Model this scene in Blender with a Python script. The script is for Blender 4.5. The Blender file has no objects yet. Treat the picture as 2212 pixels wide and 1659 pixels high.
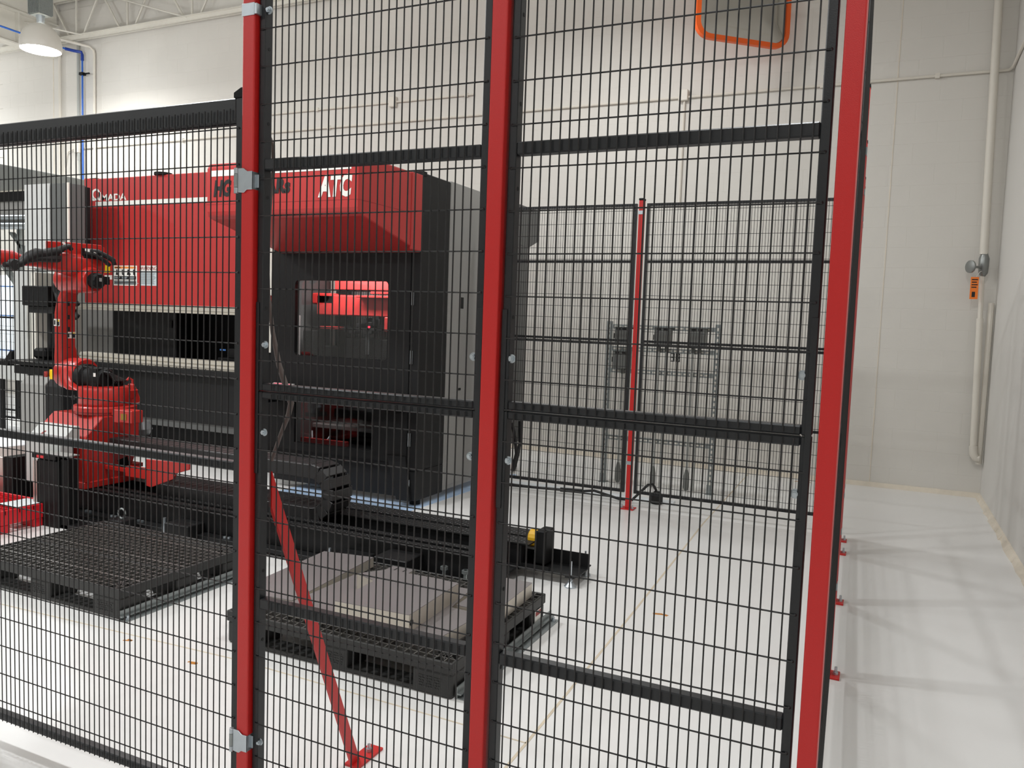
import bpy, bmesh, math, random
from math import sin, cos, pi, radians as R
from mathutils import Vector, Matrix

random.seed(7)
SC = bpy.context.scene
COL = SC.collection

# ------------------------------------------------------------------ camera
cam_d = bpy.data.cameras.new('camera')
cam = bpy.data.objects.new('camera', cam_d)
COL.objects.link(cam)
yaw, pitch, roll = R(24.749), R(4.436), R(2.0306)
fwd = Vector((-sin(yaw) * cos(pitch), cos(yaw) * cos(pitch), -sin(pitch)))
rgt = Vector((cos(yaw), sin(yaw), 0))
upv = rgt.cross(fwd)
r2 = rgt * cos(roll) + upv * sin(roll)
u2 = -rgt * sin(roll) + upv * cos(roll)
M3 = Matrix((r2, u2, -fwd)).transposed()
cam.matrix_world = Matrix.Translation((0, 0, 1.56)) @ M3.to_4x4()
cam_d.sensor_width = 36.0
cam_d.lens = 36.0 * 1733.24 / 2212.0
cam_d.clip_start = 0.05
cam_d.clip_end = 200
SC.camera = cam

# ------------------------------------------------------------------ world, view, lights
W = bpy.data.worlds.new('World')
SC.world = W
W.use_nodes = True
W.node_tree.nodes['Background'].inputs[0].default_value = (0.9, 0.93, 1.0, 1)
W.node_tree.nodes['Background'].inputs[1].default_value = 0.25
SC.view_settings.view_transform = 'Standard'
SC.view_settings.look = 'None'
SC.view_settings.gamma = 1.0
SC.view_settings.use_curve_mapping = False
SC.view_settings.exposure = 0.05

LAMPS = [(-2.75, 7.1, 5.12), (-10.75, 7.5, 5.04), (-14.8, 7.4, 5.1), (-6.6, 6.2, 5.15),  # last two are unseen fills, added to brighten the left and centre wall
         (-13.0, 2.6, 5.1), (-8.5, 2.6, 5.1), (-4.5, 2.6, 5.1), (-0.4, 2.6, 5.1),  # unseen rows from here on, spaced to even out light on fronts and wall
         (-13.0, -3.2, 5.1), (-8.5, -3.2, 5.1), (-4.5, -3.2, 5.1), (-0.4, -3.2, 5.1)]
PSIDE = [8, 42, 75, 48, 70, 70, 56, 26, 40, 40, 40, 30]      # all-round light, as through an acrylic bell
PDOWN = [44, 60, 60, 36, 80, 84, 82, 52, 50, 50, 50, 40]      # downward light, as out of an open mouth


def lamp_light(i):
    for kind in ('POINT', 'AREA'):
        d = bpy.data.lights.new('highbay_or_fill_light', kind)
        if kind == 'POINT':
            d.shadow_soft_size = 0.16
            d.energy = PSIDE[i]
        else:
            d.shape = 'DISK'
            d.size = 0.36
            d.energy = PDOWN[i]
        d.color = (0.965, 0.99, 1.0)
        o = bpy.data.objects.new('highbay_or_fill_light', d)
        COL.objects.link(o)
        o.location = (LAMPS[i][0], LAMPS[i][1], LAMPS[i][2] - 0.14)


for i in range(len(LAMPS)):
    lamp_light(i)


# ------------------------------------------------------------------ materials
def lin(c):
    return tuple(((v / 255) / 12.92 if v / 255 <= 0.04045 else ((v / 255 + 0.055) / 1.055) ** 2.4) for v in c) + (1.0,)


MATS = {}


def mat(name, rgb, rough=0.5, metal=0.0, noise=0.0, nscale=20.0, bump=0.0, bscale=80.0, spec=0.5, emit=None, es=0.0):
    m = bpy.data.materials.new(name)
    m.use_nodes = True
    nt = m.node_tree
    b = nt.nodes['Principled BSDF']
    b.inputs['Base Color'].default_value = lin(rgb)
    b.inputs['Roughness'].default_value = rough
    b.inputs['Metallic'].default_value = metal
    b.inputs['Specular IOR Level'].default_value = spec
    tc = nt.nodes.new('ShaderNodeTexCoord')
    if noise > 0:
        n = nt.nodes.new('ShaderNodeTexNoise')
        n.inputs['Scale'].default_value = nscale
        n.inputs['Detail'].default_value = 4
        nt.links.new(tc.outputs['Object'], n.inputs['Vector'])
        mx = nt.nodes.new('ShaderNodeMix')
        mx.data_type = 'RGBA'
        c = lin(rgb)
        mx.inputs['A'].default_value = tuple(v * (1 - noise) for v in c[:3]) + (1,)
        mx.inputs['B'].default_value = tuple(min(1, v * (1 + noise)) for v in c[:3]) + (1,)
        nt.links.new(n.outputs['Fac'], mx.inputs['Factor'])
        nt.links.new(mx.outputs['Result'], b.inputs['Base Color'])
    if bump > 0:
        n2 = nt.nodes.new('ShaderNodeTexNoise')
        n2.inputs['Scale'].default_value = bscale
        n2.inputs['Detail'].default_value = 3
        nt.links.new(tc.outputs['Object'], n2.inputs['Vector'])
        bp = nt.nodes.new('ShaderNodeBump')
        bp.inputs['Strength'].default_value = bump
        bp.inputs['Distance'].default_value = 0.004
        nt.links.new(n2.outputs['Fac'], bp.inputs['Height'])
        nt.links.new(bp.outputs['Normal'], b.inputs['Normal'])
    if emit:
        b.inputs['Emission Color'].default_value = lin(emit)
        b.inputs['Emission Strength'].default_value = es
    MATS[name] = m
    return m


mat('block_paint', (217, 213, 206), 0.75, noise=0.035, nscale=2.5, bump=0.25, bscale=30)
mat('plaster_white', (214, 211, 206), 0.7, noise=0.03, nscale=1.5, bump=0.15, bscale=20)
mat('base_strip', (222, 212, 196), 0.7, noise=0.16, nscale=9, bump=0.6, bscale=30)
mat('steel_white', (222, 218, 208), 0.55, noise=0.03)
mat('deck_white', (205, 203, 196), 0.6)
mat('pipe_white', (222, 216, 205), 0.5)
mat('conduit_grey', (176, 178, 174), 0.4, metal=0.3)
mat('blue_pipe', (40, 98, 190), 0.4)
mat('blue_fitting', (26, 60, 150), 0.4)
mat('fence_red', (198, 32, 30), 0.38, noise=0.03, nscale=200, bump=0.12, bscale=500)
mat('fence_black', (25, 27, 30), 0.4, bump=0.08, bscale=400)
mat('wire_black', (20, 19, 20), 0.45)
mat('zinc', (190, 198, 204), 0.32, metal=0.85, noise=0.12, nscale=40)
mat('galv', (150, 156, 156), 0.42, metal=0.7, noise=0.2, nscale=60)
mat('slot_dark', (22, 22, 22), 0.8)
mat('machine_red', (184, 50, 48), 0.4, bump=0.06, bscale=300)
mat('machine_dark', (26, 26, 27), 0.55, spec=0.3, bump=0.08, bscale=300)
mat('shelf_black', (16, 16, 18), 0.7, spec=0.03)
mat('machine_black', (15, 15, 16), 0.6, spec=0.25)
mat('machine_grey', (196, 197, 195), 0.5)
mat('panel_grey', (150, 149, 146), 0.5)
mat('mid_grey', (92, 93, 92), 0.55)
mat('cream', (232, 228, 218), 0.5)
mat('decal_white', (240, 238, 232), 0.5)
mat('decal_black', (20, 19, 20), 0.5)
mat('decal_orange', (238, 142, 66), 0.5)
mat('decal_yellow', (242, 200, 20), 0.5)
mat('decal_red', (150, 40, 36), 0.5)
mat('decal_pale', (206, 216, 220), 0.5)
mat('aluminium', (222, 216, 204), 0.36, metal=0.55)
mat('robot_red', (186, 42, 36), 0.3, noise=0.05, nscale=6)
mat('rubber', (20, 20, 21), 0.55, bump=0.3, bscale=60)
mat('cable_grey', (92, 84, 80), 0.5)
mat('chain_black', (38, 37, 38), 0.45, bump=0.15, bscale=150)
mat('track_black', (22, 22, 23), 0.5, spec=0.3, bump=0.15, bscale=90)
mat('tread', (64, 62, 62), 0.32, metal=0.5)
mat('pallet_black', (40, 40, 39), 0.5, noise=0.12, nscale=12, bump=0.2, bscale=120)
mat('pallet_rib_lit', (88, 86, 83), 0.4)  # black plastic, lightened for the light caught on the rib tops
mat('sheet_steel', (140, 134, 134), 0.4, metal=0.35, noise=0.05, nscale=4)
mat('sheet_edge', (205, 198, 186), 0.4, metal=0.5)
mat('brushed', (196, 176, 170), 0.3, metal=0.8, noise=0.06)
mat('plastic_red', (214, 30, 40), 0.4)
mat('white_card', (226, 230, 232), 0.5)
mat('bumper_yellow', (226, 176, 36), 0.35)
mat('mirror_orange', (240, 98, 26), 0.45)
mat('mirror_face', (196, 194, 188), 0.09, metal=1.0, noise=0.05, nscale=3)
mat('tag_orange', (246, 128, 38), 0.5)
mat('valve_metal', (140, 142, 140), 0.35, metal=0.7)
mat('brass', (170, 130, 60), 0.35, metal=0.8)
mat('floor_patch', (186, 212, 244), 0.3)
mat('joint_tan', (212, 198, 176), 0.7, noise=0.2, nscale=8)
mat('rust', (186, 120, 44), 0.8, noise=0.3, nscale=40)
mat('box_grey', (112, 114, 111), 0.5)
mat('screen_pink', (230, 90, 110), 0.3, emit=(235, 90, 112), es=0.7)
mat('led_red', (255, 40, 50), 0.3, emit=(255, 40, 60), es=4.0)
mat('lamp_glow', (255, 250, 240), 0.4, emit=(255, 248, 236), es=30.0)
mat('lamp_shade', (224, 220, 212), 0.35)
mat('tool_light', (255, 255, 255), 0.4, emit=(255, 240, 230), es=10.0)
mat('window_glow', (235, 242, 246), 0.4, emit=(226, 236, 242), es=0.95)
mat('frosted', (120, 122, 124), 0.25)
mat('window_blue', (70, 120, 190), 0.4)


def floor_mat():
    m = bpy.data.materials.new('floor_epoxy')
    m.use_nodes = True
    nt = m.node_tree
    b = nt.nodes['Principled BSDF']
    tc = nt.nodes.new('ShaderNodeTexCoord')
    n = nt.nodes.new('ShaderNodeTexNoise')
    n.inputs['Scale'].default_value = 1.2
    n.inputs['Detail'].default_value = 5
    nt.links.new(tc.outputs['Object'], n.inputs['Vector'])
    mx = nt.nodes.new('ShaderNodeMix')
    mx.data_type = 'RGBA'
    mx.inputs['A'].default_value = lin((228, 227, 225))
    mx.inputs['B'].default_value = lin((235, 233, 231))
    nt.links.new(n.outputs['Fac'], mx.inputs['Factor'])
    nt.links.new(mx.outputs['Result'], b.inputs['Base Color'])
    n2 = nt.nodes.new('ShaderNodeTexNoise')
    n2.inputs['Scale'].default_value = 55
    n2.inputs['Detail'].default_value = 2
    nt.links.new(tc.outputs['Object'], n2.inputs['Vector'])
    bp = nt.nodes.new('ShaderNodeBump')
    bp.inputs['Strength'].default_value = 0.08
    bp.inputs['Distance'].default_value = 0.002
    nt.links.new(n2.outputs['Fac'], bp.inputs['Height'])
    nt.links.new(bp.outputs['Normal'], b.inputs['Normal'])
    b.inputs['Roughness'].default_value = 0.3
    b.inputs['Specular IOR Level'].default_value = 0.35
    MATS['floor_epoxy'] = m


floor_mat()


def glass_mat():
    m = bpy.data.materials.new('clear_pane')
    m.use_nodes = True
    nt = m.node_tree
    nt.nodes.remove(nt.nodes['Principled BSDF'])
    out = nt.nodes['Material Output']
    tr = nt.nodes.new('ShaderNodeBsdfTransparent')
    tr.inputs['Color'].default_value = (0.86, 0.88, 0.9, 1)
    gl = nt.nodes.new('ShaderNodeBsdfGlossy')
    gl.inputs['Roughness'].default_value = 0.03
    fr = nt.nodes.new('ShaderNodeFresnel')
    fr.inputs['IOR'].default_value = 1.5
    mx = nt.nodes.new('ShaderNodeMixShader')
    nt.links.new(fr.outputs[0], mx.inputs[0])
    nt.links.new(tr.outputs[0], mx.inputs[1])
    nt.links.new(gl.outputs[0], mx.inputs[2])
    nt.links.new(mx.outputs[0], out.inputs['Surface'])
    MATS['clear_pane'] = m


glass_mat()


# ------------------------------------------------------------------ mesh builder
class MB:
    def __init__(s):
        s.v, s.f = [], []

    def add(s, vs, fs):
        b = len(s.v)
        s.v += [Vector(p) for p in vs]
        s.f += [tuple(b + i for i in f) for f in fs]
        return s

    def box(s, x0, x1, y0, y1, z0, z1):
        return s.hexa([(x0, y0, z0), (x1, y0, z0), (x1, y1, z0), (x0, y1, z0),
                       (x0, y0, z1), (x1, y0, z1), (x1, y1, z1), (x0, y1, z1)])

    def hexa(s, p):
        return s.add(p, [(0, 3, 2, 1), (4, 5, 6, 7), (0, 1, 5, 4), (1, 2, 6, 5), (2, 3, 7, 6), (3, 0, 4, 7)])

    def prism(s, pts, axis, a, b):
        """polygon (2D) extruded along axis between a and b. x:(y,z) y:(x,z) z:(x,y)"""
        def P(p, t):
            return {'x': (t, p[0], p[1]), 'y': (p[0], t, p[1]), 'z': (p[0], p[1], t)}[axis]
        n = len(pts)
        vs = [P(p, a) for p in pts] + [P(p, b) for p in pts]
        fs = [tuple(range(n)), tuple(range(2 * n - 1, n - 1, -1))]
        fs += [(i, i + n, (i + 1) % n + n, (i + 1) % n) for i in range(n)]
        return s.add(vs, fs)

    def cyl(s, p0, p1, r, n=10, r1=None):
        p0, p1 = Vector(p0), Vector(p1)
        r1 = r if r1 is None else r1
        d = (p1 - p0).normalized()
        u = d.cross(Vector((0, 0, 1)) if abs(d.z) < 0.9 else Vector((1, 0, 0))).normalized()
        w = d.cross(u)
        vs = [p0 + (u * cos(2 * pi * k / n) + w * sin(2 * pi * k / n)) * r for k in range(n)]
        vs += [p1 + (u * cos(2 * pi * k / n) + w * sin(2 * pi * k / n)) * r1 for k in range(n)]
        fs = [(k, (k + 1) % n, (k + 1) % n + n, k + n) for k in range(n)]
        fs += [tuple(range(n - 1, -1, -1)), tuple(range(n, 2 * n))]
        return s.add(vs, fs)

    def tube(s, pts, r, n=8):
        pts = [Vector(p) for p in pts]
        rings = []
        for i, p in enumerate(pts):
            d = (pts[min(i + 1, len(pts) - 1)] - pts[max(i - 1, 0)]).normalized()
            ref = Vector((0.13, 0.21, 0.97)) if abs(d.z) < 0.9 else Vector((0.97, 0.2, 0.1))
            u = d.cross(ref).normalized()
            w = d.cross(u)
            rr = r[i] if isinstance(r, (list, tuple)) else r
            rings.append([p + (u * cos(2 * pi * k / n) + w * sin(2 * pi * k / n)) * rr for k in range(n)])
        return s.rings(rings)

    def rings(s, rings, caps=True):
        n = len(rings[0])
        vs = [v for r in rings for v in r]
        fs = []
        for i in range(len(rings) - 1):
            for k in range(n):
                fs.append((i * n + k, i * n + (k + 1) % n, (i + 1) * n + (k + 1) % n, (i + 1) * n + k))
        if caps:
            fs.append(tuple(range(n - 1, -1, -1)))
            fs.append(tuple(range((len(rings) - 1) * n, len(rings) * n)))
        return s.add(vs, fs)

    def lathe(s, c, prof, n=24, axis='z', caps=True):
        """prof: [(r, h)]; axis along which h runs"""
        rings = []
        for r, h in prof:
            ring = []
            for k in range(n):
                a, b = r * cos(2 * pi * k / n), r * sin(2 * pi * k / n)
                o = {'z': (a, b, h), 'y': (a, h, b), 'x': (h, a, b)}[axis]
                ring.append(Vector(c) + Vector(o))
            rings.append(ring)
        return s.rings(rings, caps)

    def loft(s, secs, n=16, e=3.0):
        """secs: [(center, uvec, vvec, hu, hv)] super-ellipse sections"""
        rings = []
        for c, u, v, hu, hv in secs:
            ring = []
            for k in range(n):
                t = 2 * pi * k / n
                a, b = cos(t), sin(t)
                a = math.copysign(abs(a) ** (2 / e), a)
                b = math.copysign(abs(b) ** (2 / e), b)
                ring.append(Vector(c) + Vector(u) * a * hu + Vector(v) * b * hv)
            rings.append(ring)
        return s.rings(rings)


def wp(o):
    """world origin of a builder-made root (no rotation) """
    v = Vector((0, 0, 0))
    while o is not None:
        v += Vector(o.location)
        o = o.parent
    return v


def finish(me, m, smooth=None):
    me.materials.append(MATS[m] if isinstance(m, str) else m)
    if smooth:
        for p in me.polygons:
            p.use_smooth = True
    me.update()


def part(name, mb, m, parent=None, bevel=0.0, smooth=False, local=False, label=None, kind=None, seg=1):
    me = bpy.data.meshes.new(name)
    off = Vector((0, 0, 0)) if (local or parent is None) else wp(parent)
    me.from_pydata([tuple(v - off) for v in mb.v], [], mb.f)
    bm = bmesh.new()
    bm.from_mesh(me)
    bmesh.ops.recalc_face_normals(bm, faces=bm.faces)
    if bevel > 0:
        es = [e for e in bm.edges if len(e.link_faces) == 2 and e.calc_face_angle(0) > 0.5]
        bmesh.ops.bevel(bm, geom=es, offset=bevel, segments=seg, profile=0.5, affect='EDGES', clamp_overlap=True)
    bm.to_mesh(me)
    bm.free()
    finish(me, m)
    if smooth:
        for p in me.polygons:
            p.use_smooth = True
        me.set_sharp_from_angle(angle=R(38))
    o = bpy.data.objects.new(name, me)
    COL.objects.link(o)
    if parent is not None:
        o.parent = parent
    if label:
        o['label'] = label
    if kind:
        o['kind'] = kind
    return o


def thing(name, label, cat, loc=(0, 0, 0), group=None, rz=0.0):
    o = bpy.data.objects.new(name, None)
    COL.objects.link(o)
    o.location = loc
    o.rotation_euler = (0, 0, rz)
    o.empty_display_size = 0.1
    o['label'] = label
    o['category'] = cat
    if group:
        o['group'] = group
    return o


def tag(o, label, cat, group=None):
    o['label'] = label
    o['category'] = cat
    if group:
        o['group'] = group
    return o


def inst(src, parent, loc, scale=None, name=None):
    """another object on the same mesh data, local location"""
    o = src.copy()
    COL.objects.link(o)
    o.parent = parent
    o.location = loc
    if scale:
        o.scale = scale
    return o


def copy_tree(o, parent=None):
    c = o.copy()
    COL.objects.link(c)
    c.parent = parent
    for ch in list(o.children):
        copy_tree(ch, c)
    return c


def struct(name, mb, m, parent=None, **k):
    o = part(name, mb, m, parent, **k)
    if parent is None:
        o['kind'] = 'structure'
    return o


def text_part(name, txt, box, y, m, parent, bold=0.0, shear=0.0, depth=0.0015, space=1.0):
    """flat lettering facing -Y filling box=(x0,x1,z0,z1) at plane y"""
    cu = bpy.data.curves.new(name, 'FONT')
    cu.body = txt
    cu.offset = bold
    cu.shear = shear
    cu.space_character = space
    cu.extrude = 0.02
    cu.resolution_u = 3
    t = bpy.data.objects.new(name + '_curve', cu)
    COL.objects.link(t)
    dg = bpy.context.evaluated_depsgraph_get()
    me = bpy.data.meshes.new_from_object(t.evaluated_get(dg))
    bpy.data.objects.remove(t)
    bpy.data.curves.remove(cu)
    xs = [v.co.x for v in me.vertices]
    ys = [v.co.y for v in me.vertices]
    zs = [v.co.z for v in me.vertices]
    x0, x1, z0, z1 = box
    off = wp(parent)
    for v in me.vertices:
        a = (v.co.x - min(xs)) / (max(xs) - min(xs))
        b = (v.co.y - min(ys)) / (max(ys) - min(ys))
        c = (v.co.z - min(zs)) / max(1e-6, max(zs) - min(zs))
        v.co = Vector((x0 + a * (x1 - x0), y - c * depth, z0 + b * (z1 - z0))) - off
    me.name = name
    me.materials.clear()
    finish(me, m)
    o = bpy.data.objects.new(name, me)
    COL.objects.link(o)
    o.parent = parent
    return o


# ================================================================== ROOM
WX = 0.945       # right wall
WY = 9.012       # back wall backing plane (blocks stand proud to 9.0)
CZ = 6.45
fl = struct('floor', MB().box(-24, WX + 0.2, -10, 9.2, -0.2, 0.0), 'floor_epoxy')
wb = struct('wall_back', MB().box(-24, WX + 0.2, WY, 9.25, 0, CZ + 0.2), 'block_paint')
wr = struct('wall_right', MB().box(WX, WX + 0.2, -10, 9.25, 0, CZ + 0.2), 'plaster_white')
wl = struct('wall_left', MB().box(-24.2, -24, -10, 9.25, 0, CZ + 0.2), 'plaster_white')
wf = struct('wall_front', MB().box(-24, WX + 0.2, -10.2, -10, 0, CZ + 0.2), 'plaster_white')
# corrugated roof deck
cm = MB()
pts = []
x = -24.0
while x < WX:
    pts += [(x, CZ), (x + 0.09, CZ), (x + 0.11, CZ + 0.045), (x + 0.19, CZ + 0.045)]
    x += 0.21
poly = pts + [(WX + 0.2, CZ), (WX + 0.2, CZ + 0.2), (-24, CZ + 0.2)]
vs, fs = [], []
for i, (a, b) in enumerate(pts):
    vs += [(a, -10, b), (a, 9.25, b)]
for i in range(len(pts) - 1):
    fs.append((2 * i, 2 * i + 1, 2 * i + 3, 2 * i + 2))
cm.add(vs, fs)
cm.box(-24, WX + 0.2, -10, 9.25, CZ + 0.1, CZ + 0.2)
struct('ceiling', cm, 'deck_white')

# concrete blocks of the back wall (running bond), each with a chamfered painted joint
BL, BH = 0.4064, 0.2032
c_, d_ = 0.0022, 0.0012


def block_mesh(L):
    mb = MB()
    y0, y1 = 0.0, 0.0105
    o = [(0, y1, 0), (L, y1, 0), (L, y1, BH), (0, y1, BH)]
    e = [(0, y0 + d_, 0), (L, y0 + d_, 0), (L, y0 + d_, BH), (0, y0 + d_, BH)]
    f = [(c_, y0, c_), (L - c_, y0, c_), (L - c_, y0, BH - c_), (c_, y0, BH - c_)]
    fs = [(8, 9, 10, 11)]
    for k in range(4):
        j = (k + 1) % 4
        fs += [(k, j, 4 + j, 4 + k), (4 + k, 4 + j, 8 + j, 8 + k)]
    return mb.add(o + e + f, fs)


full = half = None
cells = []
for row in range(31):
    z = row * BH
    x = WX - (BL if row % 2 == 0 else BL / 2)
    L = BL if row % 2 == 0 else BL / 2
    while x > -14.2:
        cells.append((x, z, L))
        x -= BL
        L = BL
campos = Vector((0, 0, 1.56))
Minv = cam.matrix_world.inverted()


def vis(x, z, L):
    p = Minv @ Vector((x + L / 2, 9, z + BH / 2))
    if p.z > -0.1:
        return None
    u, v = p.x / -p.z * 1733 / 1106, p.y / -p.z * 1733 / 829
    if abs(u) > 1.03 or abs(v) > 1.04:
        return None
    return -p.z


scored = sorted([(vis(*c) if vis(*c) else 1e9, i) for i, c in enumerate(cells)])
near = set(i for d, i in scored[:290] if d < 1e8)
rest = MB()
src = {}
for i, (x, z, L) in enumerate(cells):
    if i in near:
        k = round(L, 3)
        if k not in src:
            src[k] = part('block', block_mesh(L), 'block_paint', wb, local=True)
            src[k].location = (x, 9.0, z)
        else:
            inst(src[k], wb, (x, 9.0, z))
    else:
        b = block_mesh(L)
        rest.add([v + Vector((x, 9.0, z)) for v in b.v], b.f)
part('block_field', rest, 'block_paint', wb, kind='stuff')
# vertical control joint with caulk, and hairline joint at left
jm = MB()
for k in range(60):
    z0 = k * 0.105
    jm.box(-0.052 + random.uniform(-.0015, .0015), -0.044 + random.uniform(-.0015, .0015), 8.9965, 9.002, z0, z0 + 0.105)
part('control_joint', jm, 'base_strip', wb)
part('control_joint', MB().box(-12.60, -12.585, 8.9965, 9.002, 0, 6.3), 'base_strip', wb)

# base strips
bb = MB()
x = -13.0
random.seed(3)
while x < WX - 0.02:
    L = random.uniform(0.18, 0.4)
    h = 0.045 + random.uniform(-.006, .006)
    bb.hexa([(x, 8.965 + random.uniform(-.005, .005), 0), (x + L, 8.965, 0), (x + L, 9.0, 0), (x, 9.0, 0),
             (x, 8.988, h), (x + L, 8.988, 0.046), (x + L, 9.0, 0.046), (x, 9.0, h)])
    x += L
struct('baseboard_back', bb, 'base_strip')
bb = MB()
y = 0.0
while y < 8.97:
    L = random.uniform(0.15, 0.35)
    w0, w1 = random.uniform(0.03, 0.05), random.uniform(0.03, 0.05)
    bb.hexa([(WX - w0, y, 0), (WX, y, 0), (WX, y + L, 0), (WX - w1, y + L, 0),
             (WX - 0.015, y, 0.04), (WX, y, 0.045), (WX, y + L, 0.045), (WX - 0.015, y + L, 0.04)])
    y += L
struct('baseboard_right', bb, 'base_strip')
# stains on the wall foot near the strut frame: thin paint-and-rust drips (flat marks on the wall)
# floor joints and rust marks (flat)
def ribbon(pts, w, z=0.0012):
    mb = MB()
    for (x0, y0), (x1, y1) in zip(pts[:-1], pts[1:]):
        d = Vector((x1 - x0, y1 - y0, 0)).normalized()
        n = Vector((-d.y, d.x, 0)) * w / 2
        a, b = Vector((x0, y0, 0)), Vector((x1, y1, 0))
        mb.hexa([a - n, b - n, b + n, a + n] + [p + Vector((0, 0, z)) for p in (a - n, b - n, b + n, a + n)])
    return mb


part('floor_joint', ribbon([(-1.105, 2.2), (-1.112, 2.7), (-1.15, 4.2), (-1.19, 5.4), (-1.225, 6.4), (-1.25, 8.9)], 0.011), 'joint_tan', fl)
part('floor_joint', ribbon([(-6.5, 2.56), (-4.09, 2.60), (-2.55, 2.68), (-1.455, 2.66), (-1.112, 2.65)], 0.007), 'joint_tan', fl)
for pts in ([(-3.16, 2.585), (-3.12, 2.60), (-3.15, 2.605)], [(-2.72, 2.56), (-2.68, 2.57), (-2.67, 2.56), (-2.70, 2.552)], [(-1.05, 4.22), (-1.0, 4.235), (-0.97, 4.225)],
            [(-0.76, 8.8), (-0.6, 8.82)]):
    part('rust_mark', ribbon(pts, 0.011 if pts[0][1] < 3 else 0.022, 0.0008), 'rust', fl)
# long grey scuff marks on the epoxy beside the right wall
# ================================================================== ROOF STEEL
t = thing('wall_truss', 'white open web steel joist running along top of the block wall', 'truss', (-6, 8.9, 5.76), rz=0)
part('bottom_chord', MB().box(-14, 0.5, 8.86, 8.885, 5.755, 5.81).box(-14, 0.5, 8.915, 8.94, 5.755, 5.81)
     .box(-14, 0.5, 8.82, 8.885, 5.805, 5.812).box(-14, 0.5, 8.915, 8.98, 5.805, 5.812), 'steel_white', t)
part('top_chord', MB().box(-14, 0.5, 8.86, 8.885, 6.38, 6.44).box(-14, 0.5, 8.915, 8.94, 6.38, 6.44), 'steel_white', t)
node = [-13.25, -11.9, -10.76, -9.43, -8.2, -6.95, -5.7, -4.45, -3.2, -1.95, -0.7]
for i, xn in enumerate(node):
    for dx in (-0.56, 0.0, 0.52):
        part('web_bar', MB().cyl((xn + 0.14 * (1 if dx > 0 else -1 if dx < 0 else 0), 8.9, 5.79), (xn + dx, 8.9, 6.40), 0.017, 6), 'steel_white', t)
part('bridging_rod', MB().cyl((-10.9, 8.86, 6.25), (-9.5, 8.86, 5.80), 0.013, 6), 'steel_white', t)
part('bridging_rod', MB().cyl((-13.0, 8.2, 6.05), (-11.7, 8.86, 5.80), 0.013, 6), 'steel_white', t)

gd = thing('roof_girder', 'pale grey steel girder under the roof deck at upper left', 'beam', (-12.5, 0, 5.56))
part('web_plate', MB().box(-12.51, -12.49, -9.9, 8.95, 5.57, 6.05), 'steel_white', gd)
part('bottom_flange', MB().box(-12.6, -12.4, -9.9, 8.95, 5.55, 5.572), 'steel_white', gd)
part('top_flange', MB().box(-12.6, -12.4, -9.9, 8.95, 6.04, 6.062), 'steel_white', gd)
part('stiffener', MB().box(-12.49, -12.41, 8.3, 8.32, 5.572, 6.04), 'steel_white', gd)
part('deck_seat', MB().box(-12.56, -12.44, -9.9, 8.95, 6.062, CZ), 'steel_white', gd)

bp = tag(part('air_pipe', MB().tube([(-11.9, -6, 5.565), (-11.9, 2, 5.565), (-11.9, 8.75, 5.565)], 0.014), 'blue_pipe', smooth=True),
         'thin blue air pipe running under the roof and down the block wall', 'pipe')
part('pipe_drop', MB().tube([(-11.77, 8.9, 5.5), (-11.77, 8.9, 3.0), (-11.77, 8.9, 1.2)], 0.014), 'blue_pipe', bp, smooth=True)
part('elbow', MB().tube([(-11.9, 8.7, 5.565), (-11.86, 8.82, 5.565), (-11.79, 8.9, 5.56), (-11.77, 8.9, 5.52), (-11.77, 8.9, 5.43)], 0.024), 'blue_fitting', bp, smooth=True)
part('pipe_clip', MB().box(-11.80, -11.72, 8.86, 8.93, 5.20, 5.24).box(-11.72, -11.61, 8.89, 8.91, 5.21, 5.23), 'machine_black', bp)
for nm, xx, z0, z1, m, lb, rr in (
        ('wall_conduit', -12.39, 0.6, 5.7, 'pipe_white', 'cream vertical conduit at far left of the wall, left of the grey one', 0.022),
        ('wall_conduit', -11.95, 3.9, 5.72, 'conduit_grey', 'grey vertical conduit just left of the blue air pipe', 0.022),
        ('wall_conduit', -11.58, 2.8, 5.55, 'pipe_white', 'cream vertical conduit just right of the blue air pipe', 0.02)):
    o = tag(part(nm, MB().cyl((xx, 8.965, z0), (xx, 8.965, z1), rr, 8), m, smooth=True), lb, 'conduit')
    if xx == -11.58:
        part('conduit_bend', MB().tube([(-11.58, 8.965, 5.5), (-11.585, 8.96, 5.58), (-11.63, 8.93, 5.63), (-12.1, 8.75, 5.75), (-13.0, 8.6, 5.9)], 0.02), m, o, smooth=True)
    if xx == -11.95:
        part('junction_box', MB().box(-12.02, -11.92, 8.93, 9.0, 4.02, 4.18), 'pipe_white', o, bevel=0.006)
        part('flex_whip', MB().tube([(-11.95, 8.96, 4.0), (-11.93, 8.96, 3.7), (-11.83, 8.96, 3.4), (-11.83, 8.96, 2.9)], 0.013), 'conduit_grey', o, smooth=True)
        part('flex_whip', MB().tube([(-12.02, 8.96, 4.1), (-12.2, 8.96, 4.05), (-12.28, 8.96, 3.8), (-12.28, 8.96, 3.0)], 0.013), 'pipe_white', o, smooth=True)

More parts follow.
